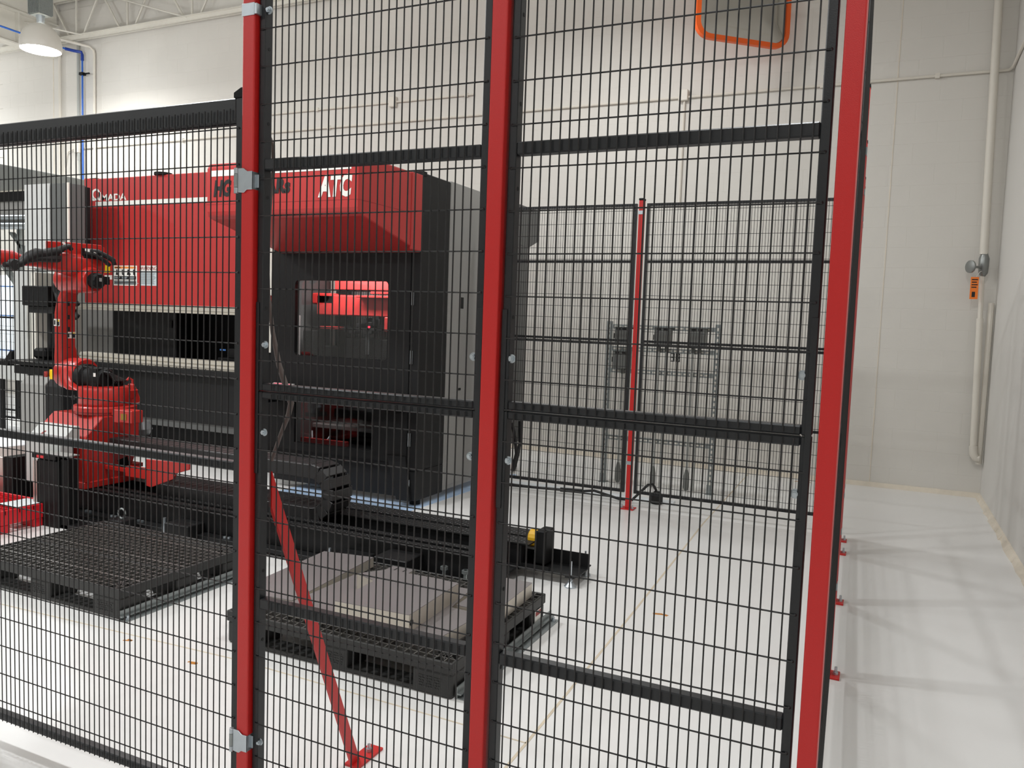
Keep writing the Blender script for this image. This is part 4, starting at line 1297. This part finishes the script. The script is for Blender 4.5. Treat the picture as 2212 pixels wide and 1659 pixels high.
# ================================================================== ROBOT
ux, uy, uz = Vector((1, 0, 0)), Vector((0, 1, 0)), Vector((0, 0, 1))
rb = thing('industrial_robot', 'red six-axis robot arm on the track in front of the press brake', 'robot', (-5.55, 4.2, 0.22))
part('base_body', MB().prism([(3.965, 0.235), (3.965, 0.60), (4.12, 0.745), (4.44, 0.745), (4.44, 0.52), (4.36, 0.30), (4.36, 0.235)], 'x', -5.80, -5.245), 'robot_red', rb, bevel=0.006)
part('base_rail', MB().box(-5.82, -5.235, 3.955, 4.40, 0.2235, 0.275), 'robot_red', rb, bevel=0.006)
part('base_rib', MB().box(-5.246, -5.232, 3.962, 4.0, 0.275, 0.60), 'robot_red', rb, bevel=0.003)
part('rear_flange', MB().box(-5.40, -5.20, 4.36, 4.44, 0.33, 0.36), 'robot_red', rb, bevel=0.003)
part('side_recess', MB().hexa([(-5.2445, 4.24, 0.40), (-5.2445, 4.30, 0.30), (-5.2445, 4.36, 0.32), (-5.2445, 4.33, 0.42), (-5.243, 4.24, 0.40), (-5.243, 4.30, 0.30), (-5.243, 4.36, 0.32), (-5.243, 4.33, 0.42)]), 'machine_black', rb)
wc = part('white_cover', MB().prism([(3.80, 0.27), (3.80, 0.585), (3.91, 0.69), (3.955, 0.69), (3.955, 0.60), (3.90, 0.55), (3.90, 0.27)], 'x', -5.655, -5.28), 'machine_grey', rb, bevel=0.003)
sl = Vector((0, 0.11, 0.105)).normalized()
nrm = Vector((0, -0.105, 0.11)).normalized()


def on_slope(a, b):
    return Vector((-5.655 + a, 3.80, 0.585)) + sl * b + nrm * 0.0015


lg = MB()
q = [on_slope(0.105, 0.035), on_slope(0.125, 0.035), on_slope(0.145, 0.085), on_slope(0.12, 0.085)]
lg.hexa(q + [p + nrm * 0.001 for p in q])
part('logo_mark', lg, 'decal_red', wc)
tx = text_part('lettering', 'AMADA', (0.085, 0.245, 0.022, 0.058), 0.0, 'decal_black', rb, bold=0.03, shear=0.2)
off = wp(rb)
for v in tx.data.vertices:
    w_ = v.co + off
    v.co = on_slope(w_.x, w_.z) - w_.y * nrm - off
tx.parent = wc
TY = 4.30
part('turret_ring', MB().lathe((-5.45, TY, 0), [(0.21, 0.747), (0.21, 0.765), (0.226, 0.77), (0.226, 0.80), (0.215, 0.81), (0.19, 0.81)], 32), 'robot_red', rb, smooth=True)
part('turret', MB().lathe((-5.45, TY, 0), [(0.185, 0.81), (0.19, 0.82), (0.19, 0.93), (0.18, 0.95), (0.12, 0.955)], 28), 'robot_red', rb, smooth=True)
part('turret_flange', MB().loft([((-5.42, TY + 0.05, 0.86), ux, uy, 0.13, 0.15), ((-5.42, TY + 0.05, 0.92), ux, uy, 0.14, 0.155), ((-5.43, TY + 0.04, 0.945), ux, uy, 0.12, 0.14)], 18, 4), 'robot_red', rb, smooth=True)
part('turret_hole', MB().box(-5.55, -5.51, 4.088, 4.096, 0.855, 0.89), 'slot_dark', rb)
part('turret_lip', MB().hexa([(-5.36, 4.42, 0.80), (-5.30, 4.42, 0.80), (-5.30, 4.52, 0.82), (-5.36, 4.52, 0.82), (-5.36, 4.42, 0.975), (-5.30, 4.42, 0.975), (-5.30, 4.455, 0.97), (-5.36, 4.455, 0.97)]), 'robot_red', rb, bevel=0.012)
part('lifting_hook', MB().tube([(-5.32, 4.44, 0.95), (-5.32, 4.44, 1.0), (-5.32, 4.41, 1.02), (-5.32, 4.39, 1.0)], 0.009, 6), 'robot_red', rb, smooth=True)
bx = part('cable_box', MB().box(-4.985, -4.85, 4.04, 4.14, 0.735, 0.825), 'robot_red', rb, bevel=0.004)
part('box_end', MB().box(-5.07, -4.987, 4.06, 4.16, 0.725, 0.82), 'robot_red', bx, bevel=0.004)
part('box_bracket', MB().box(-5.26, -5.06, 4.20, 4.23, 0.75, 0.78).box(-5.09, -5.06, 4.14, 4.23, 0.75, 0.78), 'robot_red', bx)
part('sticker', MB().box(-4.955, -4.90, 4.0365, 4.0395, 0.755, 0.80), 'brass', bx)
# shoulder: axis along X
SZ = 1.03
part('shoulder_yoke', MB().loft([((-5.60, 4.27, 0.92), ux, uy, 0.13, 0.13), ((-5.70, 4.27, 0.95), ux, uy, 0.09, 0.13), ((-5.74, 4.28, 1.0), ux, uy, 0.065, 0.125), ((-5.75, 4.29, 1.07), ux, uy, 0.06, 0.12), ((-5.75, 4.30, 1.13), ux, uy, 0.055, 0.08)], 18, 3.5), 'robot_red', rb, smooth=True)
part('shoulder_housing', MB().lathe((0, 4.30, SZ), [(0.10, -5.90), (0.12, -5.89), (0.125, -5.80), (0.125, -5.68), (0.115, -5.66)], 28, 'x'), 'robot_red', rb, smooth=True)
mo = part('shoulder_motor', MB().lathe((0, 4.28, SZ - 0.02), [(0.105, -5.66), (0.105, -5.60), (0.085, -5.59), (0.085, -5.42), (0.07, -5.40)], 20, 'x').box(-5.50, -5.42, 4.20, 4.27, SZ - 0.09, SZ + 0.06), 'machine_black', rb, smooth=True)
cabs = MB()
for k in range(6):
    s_ = k * 0.018
    cabs.tube([(-5.44, 4.24 + s_, SZ + 0.04 - s_), (-5.36, 4.27 + s_, SZ + 0.03 - s_ * 0.5), (-5.34, 4.30 + s_, SZ - 0.03), (-5.38, 4.30 + s_, SZ - 0.075)], 0.011, 6)
part('motor_cables', cabs, 'rubber', mo, smooth=True)
part('motor_label', MB().box(-5.46, -5.425, 4.196, 4.1995, SZ, SZ + 0.028), 'decal_white', mo)
part('lower_arm', MB().loft([((-5.86, 4.33, 0.95), uy, ux, 0.09, 0.045), ((-5.87, 4.32, 1.05), uy, ux, 0.115, 0.05), ((-5.89, 4.30, 1.16), uy, ux, 0.085, 0.045), ((-5.90, 4.295, 1.24), uy, ux, 0.068, 0.042),
                             ((-5.90, 4.295, 1.50), uy, ux, 0.068, 0.042), ((-5.90, 4.31, 1.60), uy, ux, 0.064, 0.042), ((-5.88, 4.325, 1.68), uy, ux, 0.058, 0.042), ((-5.85, 4.32, 1.77), uy, ux, 0.075, 0.042), ((-5.84, 4.31, 1.84), uy, ux, 0.06, 0.035)], 20, 5), 'robot_red', rb, smooth=True)
for z in (1.20, 1.36, 1.455, 1.56):
    part('arm_hole', MB().box(-5.8585, -5.8565, 4.29, 4.306, z, z + 0.035), 'slot_dark', rb)
o = part('arm_sticker', MB().box(-5.8575, -5.8560, 4.28, 4.355, 1.305, 1.355), 'decal_white', rb)
part('sticker_patch', MB().box(-5.8562, -5.8548, 4.32, 4.35, 1.337, 1.35), 'decal_yellow', o)
part('sticker_patch', MB().box(-5.8562, -5.8548, 4.32, 4.35, 1.309, 1.336).box(-5.8562, -5.8548, 4.288, 4.30, 1.312, 1.345), 'decal_black', o)
o = part('arm_sticker', MB().box(-5.935, -5.865, 4.2255, 4.2272, 1.40, 1.455), 'decal_white', rb)
part('sticker_patch', MB().box(-5.90, -5.87, 4.2242, 4.2256, 1.435, 1.45), 'decal_yellow', o)
part('sticker_patch', MB().box(-5.90, -5.87, 4.2242, 4.2256, 1.405, 1.434).box(-5.93, -5.915, 4.2242, 4.2256, 1.41, 1.445), 'decal_black', o)
# elbow: axis along X
EZ, EY = 1.765, 4.27
part('elbow_drum', MB().lathe((0, EY, EZ), [(0.085, -5.88), (0.10, -5.86), (0.105, -5.74), (0.10, -5.70), (0.10, -5.55), (0.085, -5.53)], 28, 'x'), 'robot_red', rb, smooth=True)
part('elbow_block', MB().loft([((-5.68, 4.43, 1.885), ux, uz, 0.07, 0.065), ((-5.68, 4.38, 1.875), ux, uz, 0.10, 0.085), ((-5.68, 4.25, 1.875), ux, uz, 0.11, 0.09), ((-5.68, 4.10, 1.885), ux, uz, 0.10, 0.075), ((-5.68, 4.0, 1.888), ux, uz, 0.075, 0.058)], 20, 3.5), 'robot_red', rb, smooth=True)
em = part('elbow_motor', MB().lathe((0, EY, EZ - 0.005), [(0.062, -5.53), (0.062, -5.48), (0.048, -5.465)], 10, 'x').box(-5.50, -5.47, EY + 0.04, EY + 0.09, EZ - 0.03, EZ + 0.03), 'machine_black', rb)
part('motor_label', MB().box(-5.4655, -5.464, EY - 0.005, EY + 0.025, EZ - 0.01, EZ + 0.017), 'panel_grey', em)
part('forearm', MB().loft([((-5.69, 4.02, 1.875), ux, uz, 0.07, 0.05), ((-5.69, 3.92, 1.872), ux, uz, 0.055, 0.032), ((-5.69, 3.80, 1.875), ux, uz, 0.055, 0.036), ((-5.70, 3.72, 1.888), ux, uz, 0.06, 0.055), ((-5.70, 3.2, 1.885), ux, uz, 0.06, 0.055)], 18, 4), 'robot_red', rb, smooth=True)
part('cable_shield', MB().prism([(3.95, 2.03), (4.16, 2.04), (4.40, 2.045), (4.435, 2.025), (4.435, 1.955), (4.38, 1.95), (3.95, 1.965)], 'x', -5.63, -5.618), 'robot_red', rb, bevel=0.003)
part('shield_mark', MB().prism([(4.06, 2.035), (4.09, 2.036), (4.11, 2.012), (4.09, 2.012)], 'x', -5.6178, -5.6165), 'decal_white', rb)
hs = MB()
hs.tube([(-5.53, 4.45, 1.895), (-5.53, 4.44, 1.93), (-5.55, 4.40, 1.955), (-5.57, 4.33, 1.985), (-5.58, 4.25, 1.985)], 0.02, 8)
hs.tube([(-5.55, 4.42, 1.89), (-5.54, 4.37, 1.92), (-5.56, 4.30, 1.96), (-5.57, 4.22, 1.97)], 0.016, 8)
hs.tube([(-5.58, 4.12, 1.985), (-5.57, 4.09, 2.005), (-5.57, 4.05, 1.99), (-5.57, 4.0, 1.96), (-5.58, 3.94, 1.945), (-5.58, 3.90, 1.93), (-5.58, 3.85, 1.93), (-5.58, 3.80, 1.905), (-5.57, 3.76, 1.89), (-5.57, 3.72, 1.85), (-5.57, 3.67, 1.835), (-5.57, 3.6, 1.83)],
        [0.016, 0.02, 0.022, 0.03, 0.034, 0.036, 0.04, 0.04, 0.034, 0.03, 0.02, 0.018], 10)
hs.tube([(-5.59, 4.02, 1.91), (-5.58, 3.95, 1.905), (-5.58, 3.85, 1.90), (-5.58, 3.78, 1.885)], 0.032, 8)
part('dress_pack', hs, 'rubber', rb, smooth=True)
part('dress_ring', MB().lathe((0, 3.67, 1.835), [(0.035, -5.60), (0.042, -5.59), (0.042, -5.56), (0.035, -5.55)], 16, 'x'), 'rubber', rb, smooth=True)
part('valve_block', MB().box(-5.60, -5.57, 4.22, 4.36, 1.93, 2.005), 'machine_black', rb, bevel=0.004)
wt = MB()
for (a, b, c, d) in ((4.225, 4.255, 1.975, 2.0), (4.29, 4.31, 1.965, 1.985), (4.35, 4.37, 1.95, 1.97), (4.07, 4.10, 2.0, 2.012)):
    wt.box(-5.569, -5.556, a, b, c, d)
part('cable_tie', wt, 'decal_white', rb, kind='stuff')
part('wrapped_connector', MB().loft([((-5.37, 4.57, 0.54), ux, uy, 0.05, 0.05), ((-5.36, 4.57, 0.60), ux, uy, 0.075, 0.07), ((-5.37, 4.57, 0.66), ux, uy, 0.055, 0.05)], 12, 2.5), 'frosted', rb, smooth=True)
part('connector_mount', MB().box(-5.44, -5.30, 4.43, 4.62, 0.50, 0.54), 'machine_black', rb)
# red carriage bracket that travels with the base
part('carriage_plate', MB().box(-4.97, -4.765, 4.085, 4.125, 0.335, 0.41).box(-5.24, -4.97, 4.13, 4.15, 0.35, 0.38).box(-4.99, -4.97, 4.10, 4.15, 0.35, 0.38), 'robot_red', rb, bevel=0.003)
part('carriage_wing', MB().prism([(-4.762, 0.29), (-4.707, 0.283), (-4.49, 0.368), (-4.46, 0.412), (-4.34, 0.45), (-4.338, 0.495), (-4.762, 0.482)], 'y', 4.085, 4.10), 'robot_red', rb, bevel=0.002)

# ================================================================== THINGS LEFT OF THE ROBOT
tw = thing('sensor_tower', 'black sensor tower with pale front edge standing before the robot', 'sensor', (-5.28, 3.74, 0))
part('column', MB().box(-5.385, -5.17, 3.70, 3.80, 0.0, 0.475), 'machine_black', tw, bevel=0.004)
part('pale_edge', MB().box(-5.425, -5.386, 3.695, 3.78, 0.0, 0.46), 'brushed', tw)
part('side_plate', MB().box(-5.165, -5.10, 3.72, 3.80, 0.0, 0.49), 'machine_black', tw)
part('head', MB().box(-5.43, -5.18, 3.69, 3.78, 0.482, 0.515), 'machine_black', tw, bevel=0.003)
part('lit_slot', MB().box(-5.37, -5.30, 3.685, 3.691, 0.488, 0.506), 'plastic_red', tw)
part('lid', MB().box(-5.43, -5.08, 3.69, 3.80, 0.515, 0.522), 'panel_grey', tw)
sc_ = thing('steel_cabinet', 'low brushed steel cabinet with black side at the left edge', 'cabinet', (-6.1, 3.9, 0))
part('body', MB().box(-6.4, -6.0, 3.85, 4.25, 0.0, 0.40), 'brushed', sc_, bevel=0.004)
part('black_side', MB().box(-5.999, -5.90, 3.86, 4.2, 0.0, 0.405), 'machine_black', sc_)
rt = thing('round_table', 'pale round table edge left of the robot behind the gate', 'table', (-6.96, 4.4, 0))
part('tabletop', MB().lathe((-6.96, 4.4, 0), [(0.40, 0.345), (0.42, 0.355), (0.42, 0.375), (0.40, 0.385)], 32), 'white_card', rt, smooth=True)
part('table_leg', MB().cyl((-6.96, 4.4, 0), (-6.96, 4.4, 0.345), 0.04, 10).cyl((-6.96, 4.4, 0), (-6.96, 4.4, 0.02), 0.25, 16), 'mid_grey', rt)
gc = thing('grey_column', 'light grey machine column with foot at far left edge', 'machine', (-9.3, 6.2, 0))
part('column', MB().box(-9.42, -9.18, 6.2, 6.5, 0.66, 1.95), 'machine_grey', gc, bevel=0.005)
part('bed', MB().box(-10.6, -9.18, 6.18, 6.6, 0.655, 0.82), 'machine_grey', gc, bevel=0.005)
part('leg', MB().box(-9.9, -9.84, 6.3, 6.36, 0.0, 0.655).box(-10.5, -10.44, 6.3, 6.36, 0.0, 0.655), 'fence_black', gc)
part('dark_tray', MB().prism([(-10.3, 0.82), (-9.55, 0.82), (-9.45, 1.0), (-9.5, 1.0), (-9.62, 0.87), (-10.3, 0.87)], 'y', 6.2, 6.5), 'machine_black', gc)
om = thing('overhead_unit', 'grey boxed unit with black band on steel legs at far left', 'machine', (-11.4, 7.5, 2.4))
part('hood_box', MB().prism([(-12.3, 3.18), (-10.95, 3.15), (-10.95, 3.44), (-12.3, 3.66)], 'y', 7.5, 8.4), 'box_grey', om, bevel=0.005)
part('black_band', MB().box(-12.3, -10.95, 7.48, 8.4, 3.02, 3.15), 'machine_black', om)
part('edge_trim', MB().box(-12.3, -10.7, 7.47, 7.5, 3.15, 3.165), 'aluminium', om)
part('lower_box', MB().box(-12.3, -11.0, 7.52, 8.4, 2.72, 3.02), 'panel_grey', om)
part('pipe_run', MB().cyl((-12.3, 7.45, 2.80), (-11.0, 7.45, 2.78), 0.035, 10).cyl((-12.3, 7.45, 2.68), (-11.0, 7.45, 2.66), 0.05, 10), 'zinc', om, smooth=True)
part('support_leg', MB().hexa([(-11.65, 7.6, 2.6), (-11.58, 7.6, 2.6), (-11.58, 7.66, 2.6), (-11.65, 7.66, 2.6), (-11.0, 7.6, 2.0), (-10.93, 7.6, 2.0), (-10.93, 7.66, 2.0), (-11.0, 7.66, 2.0)]), 'galv', om)
part('support_leg', MB().box(-11.46, -11.38, 7.6, 7.66, 0, 2.66).box(-10.96, -10.9, 7.6, 7.66, 0, 2.05), 'galv', om)
part('support_leg', MB().hexa([(-12.2, 7.6, 2.45), (-12.1, 7.6, 2.45), (-12.1, 7.66, 2.45), (-12.2, 7.66, 2.45), (-11.5, 7.6, 1.8), (-11.4, 7.6, 1.8), (-11.4, 7.66, 1.8), (-11.5, 7.66, 1.8)]), 'galv', om)
wn = struct('window_1', MB().box(-14.0, -12.35, 8.95, 8.99, 0.4, 2.05), 'window_glow')
for k in range(5):
    part('window_bar', MB().box(-14.0 + k * 0.4, -13.97 + k * 0.4, 8.93, 8.95, 0.4, 2.05), 'white_card', wn)
for z in (0.75, 1.35, 1.85):
    part('window_line', MB().box(-14.0, -12.4, 8.93, 8.948, z, z + 0.018), 'window_blue', wn)

# ================================================================== PALLETS
def make_pallet(label, x0, x1, y0, y1, h=0.155):
    cx, cy = (x0 + x1) / 2, (y0 + y1) / 2
    t = thing('plastic_pallet', label, 'pallet', (cx, cy, 0), 'black plastic pallets')
    zt, zb = h, 0.105
    rim = MB()
    rim.box(x0, x1, y0, y0 + 0.014, zb, zt).box(x0, x1, y1 - 0.014, y1, zb, zt).box(x0, x0 + 0.014, y0 + .014, y1 - .014, zb, zt).box(x1 - 0.014, x1, y0 + .014, y1 - .014, zb, zt)
    part('deck_rim', rim, 'pallet_black', t, bevel=0.003)
    g = MB()
    n = int((x1 - x0) / 0.047)
    for k in range(1, n):
        xx = x0 + (x1 - x0) * k / n
        g.box(xx - 0.0026, xx + 0.0026, y0 + .014, y1 - .014, zb + 0.004, zt - 0.001)
    n = int((y1 - y0) / 0.047)
    for k in range(1, n):
        yy = y0 + (y1 - y0) * k / n
        g.box(x0 + .014, x1 - .014, yy - 0.0026, yy + 0.0026, zb + 0.004, zt - 0.001)
    for k in range(3):
        yy = y0 + (y1 - y0) * (k + 0.5) / 3
        g.box(x0 + .014, x1 - .014, yy - 0.006, yy + 0.006, zb, zt - 0.0005)
    part('deck_grid', g, 'pallet_rib_lit', t, kind='stuff')
    rosette = MB()
    for px_ in (x0 + 0.075, x1 - 0.075):
        for py in (y0 + 0.075, y1 - 0.075):
            for k in range(4):
                a = R(22 + 45 * k)
                d = Vector((cos(a), sin(a), 0)) * 0.055
                nn_ = Vector((-sin(a), cos(a), 0)) * 0.0025
                c = Vector((px_, py, 0))
                rosette.hexa([c - d - nn_ + uz * (zt - .03), c + d - nn_ + uz * (zt - .03), c + d + nn_ + uz * (zt - .03), c - d + nn_ + uz * (zt - .03),
                              c - d - nn_ + uz * zt, c + d - nn_ + uz * zt, c + d + nn_ + uz * zt, c - d + nn_ + uz * zt])
    part('corner_ribs', rosette, 'pallet_black', t, kind='stuff')
    fw = (x1 - x0 - 0.02) / 2
    fh = (y1 - y0 - 0.02) / 2
    for i in range(3):
        for j in range(3):
            w, d = (0.19 if i != 1 else 0.16), (0.17 if j != 1 else 0.15)
            fx = (x0 + 0.004, cx - w / 2, x1 - 0.004 - w)[i]
            fy = (y0 + 0.004, cy - d / 2, y1 - 0.004 - d)[j]
            part('foot_block', MB().box(fx, fx + w, fy, fy + d, 0.0, zb + 0.003), 'pallet_black', t, bevel=0.012, seg=2)
    for fy in (y0 + 0.006, cy - 0.05, y1 - 0.106):
        part('runner', MB().box(x0 + 0.12, x1 - 0.12, fy, fy + 0.10, 0.004, 0.022), 'pallet_black', t, bevel=0.004)
    for fx in (x0 + 0.006, x1 - 0.106):
        part('runner', MB().box(fx, fx + 0.10, y0 + 0.12, y1 - 0.12, 0.004, 0.022), 'pallet_black', t, bevel=0.004)
    txt = MB()
    random.seed(int(cx * 100))
    for blk in (x1 - 0.17, cx - 0.06):
        for r_ in range(5):
            a = blk + random.uniform(0, 0.01)
            while a < blk + 0.11:
                L = random.uniform(0.006, 0.02)
                txt.box(a, a + L, y0 + 0.002, y0 + 0.0045, 0.03 + r_ * 0.011, 0.035 + r_ * 0.011)
                a += L + 0.006
    part('moulded_marks', txt, 'pallet_black', t, kind='stuff')
    return t


pl1 = make_pallet('black plastic pallet carrying flat sheet metal boxes', -2.735, -1.515, 2.805, 3.80)
pl2 = make_pallet('empty black plastic pallet at left behind the gate', -4.60, -3.385, 2.745, 3.62)
rl = part('side_sticker', MB().box(-1.5155, -1.512, 3.66, 3.74, 0.03, 0.10), 'decal_white', pl1)
part('sticker_head', MB().box(-1.5122, -1.511, 3.665, 3.735, 0.075, 0.097), 'decal_red', rl)


def floor_rail(label, x0, y0, x1, y1):
    t = thing('floor_rail', label, 'rail', ((x0 + x1) / 2, (y0 + y1) / 2, 0), 'steel pallet stop rails')
    d = Vector((x1 - x0, y1 - y0, 0)).normalized()
    n = Vector((d.y, -d.x, 0))
    a, b = Vector((x0, y0, 0)), Vector((x1, y1, 0))
    mb = MB()
    for o0, o1, z0, z1 in ((0.0, 0.005, 0, 0.05), (0.005, 0.05, 0, 0.005), (0.005, 0.022, 0.018, 0.024)):
        mb.hexa([a + n * o0 + uz * z0, b + n * o0 + uz * z0, b + n * o1 + uz * z0, a + n * o1 + uz * z0,
                 a + n * o0 + uz * z1, b + n * o0 + uz * z1, b + n * o1 + uz * z1, a + n * o1 + uz * z1])
    part('angle_bar', mb, 'galv', t)
    for k in (0.03, 0.97):
        p = a.lerp(b, k) + n * 0.03
        part('anchor_bolt', MB().cyl(p + uz * 0.005, p + uz * 0.025, 0.007, 8).cyl(p + uz * 0.005, p + uz * 0.013, 0.013, 6), 'zinc', t)


floor_rail('steel angle rail bolted to the floor beside the loaded pallet', -1.508, 2.83, -1.508, 3.86)
floor_rail('steel angle rail bolted to the floor beside the empty pallet', -3.378, 2.74, -3.378, 3.63)

# sheet metal workpieces on the right pallet
def slab(name, label, pts, z0, z1, holes=(), group='sheet metal boxes on the pallet'):
    c = Vector((sum(p[0] for p in pts) / len(pts), sum(p[1] for p in pts) / len(pts), z0))
    t = thing(name, label, 'sheet metal part', c, group)
    part('top_sheet', MB().prism(pts, 'z', z1 - 0.003, z1), 'sheet_steel', t)
    n = len(pts)
    for k in range(n):
        a, b = Vector((*pts[k], 0)), Vector((*pts[(k + 1) % n], 0))
        d = (b - a).normalized()
        nn_ = Vector((-d.y, d.x, 0)) * 0.0025
        part('flange', MB().hexa([a + uz * z0, b + uz * z0, b + nn_ + uz * z0, a + nn_ + uz * z0, a + uz * (z1 - .003), b + uz * (z1 - .003), b + nn_ + uz * (z1 - .003), a + nn_ + uz * (z1 - .003)]), 'sheet_edge', t)
    return t


ZP = 0.156
slab('sheet_box', 'long flat sheet metal box along the left side of the loaded pallet', [(-2.785, 2.915), (-2.458, 2.938), (-2.530, 3.71), (-2.835, 3.66)], ZP, ZP + 0.055)
lowp = slab('sheet_box', 'wide sheet metal box at the bottom of the stack, nearest the fence', [(-2.44, 2.885), (-1.625, 2.905), (-1.60, 3.22), (-1.76, 3.23), (-1.80, 3.50), (-1.98, 3.49), (-1.985, 3.56), (-2.09, 3.56), (-2.095, 3.49), (-2.20, 3.49), (-2.205, 3.62), (-2.34, 3.62), (-2.345, 3.40), (-2.43, 3.39)], ZP, ZP + 0.06)
top = slab('sheet_box', 'notched sheet metal box lying on top of the wide one', [(-2.142, 2.848), (-1.766, 2.866), (-1.785, 3.34), (-2.0, 3.345), (-2.2, 3.335), (-2.285, 3.21), (-2.165, 3.17), (-2.150, 3.15)], ZP + 0.0605, ZP + 0.14)
part('round_hole', MB().lathe((-1.7655, 2.885, ZP + 0.10), [(0.014, -0.0008), (0.014, 0.0008)], 14, 'x'), 'slot_dark', top)
slab('sheet_box', 'sheet metal plate at the right end of the loaded pallet', [(-1.74, 3.24), (-1.545, 3.235), (-1.56, 3.72), (-1.75, 3.72)], ZP, ZP + 0.072)
for k, x0 in enumerate((-2.02, -2.32)):
    pass
tabs = MB()
for (a, b, y0, y1) in ((-2.33, -2.215, 3.56, 3.60), (-2.085, -1.99, 3.50, 3.54)):
    tabs.box(a + 0.03, a + 0.038, y0, y1, ZP + 0.0602, ZP + 0.0608).box(b - 0.03, b - 0.022, y0, y1, ZP + 0.0602, ZP + 0.0608)
part('slot_cut', tabs, 'slot_dark', lowp)

# red plastic pallet at left edge
rp = thing('plastic_tray', 'red ribbed plastic pallet at the left edge on the floor', 'pallet', (-5.75, 3.5, 0))
rb_ = MB()
x0, x1, y0, y1 = -6.5, -5.33, 3.33, 3.78
rb_.box(x0, x1, y0, y0 + 0.015, 0.06, 0.16).box(x0, x1, y1 - .015, y1, 0.06, 0.16).box(x1 - 0.015, x1, y0, y1, 0.06, 0.16).box(x0, x0 + .015, y0, y1, 0.06, 0.16)
part('rim', rb_, 'plastic_red', rp, bevel=0.003)
g = MB()
k = 0
while x0 + k * 0.05 < x1:
    g.box(x0 + k * 0.05, x0 + k * 0.05 + 0.006, y0, y1, 0.13, 0.158)
    k += 1
k = 0
while y0 + k * 0.05 < y1:
    g.box(x0, x1, y0 + k * 0.05, y0 + k * 0.05 + 0.006, 0.13, 0.158)
    k += 1
part('deck_ribs', g, 'plastic_red', rp, kind='stuff')
part('foot', MB().box(x1 - 0.16, x1 - 0.005, y0 + 0.01, y0 + 0.14, 0.0, 0.06).box(x0 + 0.3, x0 + 0.45, y0 + 0.01, y0 + 0.14, 0.0, 0.06).box(x1 - 0.16, x1 - 0.005, y1 - 0.14, y1 - 0.01, 0.0, 0.06), 'plastic_red', rp, bevel=0.006)
tag(part('paper_card', MB().box(-5.56, -5.36, 3.52, 3.74, 0.1605, 0.1625), 'white_card'), 'white card lying on the corner of the red plastic pallet', 'card')
eb = thing('floor_fixture', 'black floor fixture with lifting eye between the two pallet rows', 'fixture', (-5.0, 3.85, 0))
part('base_plate', MB().box(-5.25, -4.62, 3.72, 3.93, 0.0, 0.03), 'track_black', eb, bevel=0.004)
part('block', MB().box(-4.80, -4.66, 3.80, 3.93, 0.03, 0.10), 'track_black', eb, bevel=0.006)
ey = []
for k in range(13):
    a = 2 * pi * k / 12
    ey.append((-4.73 + 0.035 * cos(a), 3.86, 0.135 + 0.035 * sin(a)))
part('lifting_eye', MB().tube(ey, 0.007, 6), 'galv', eb, smooth=True)
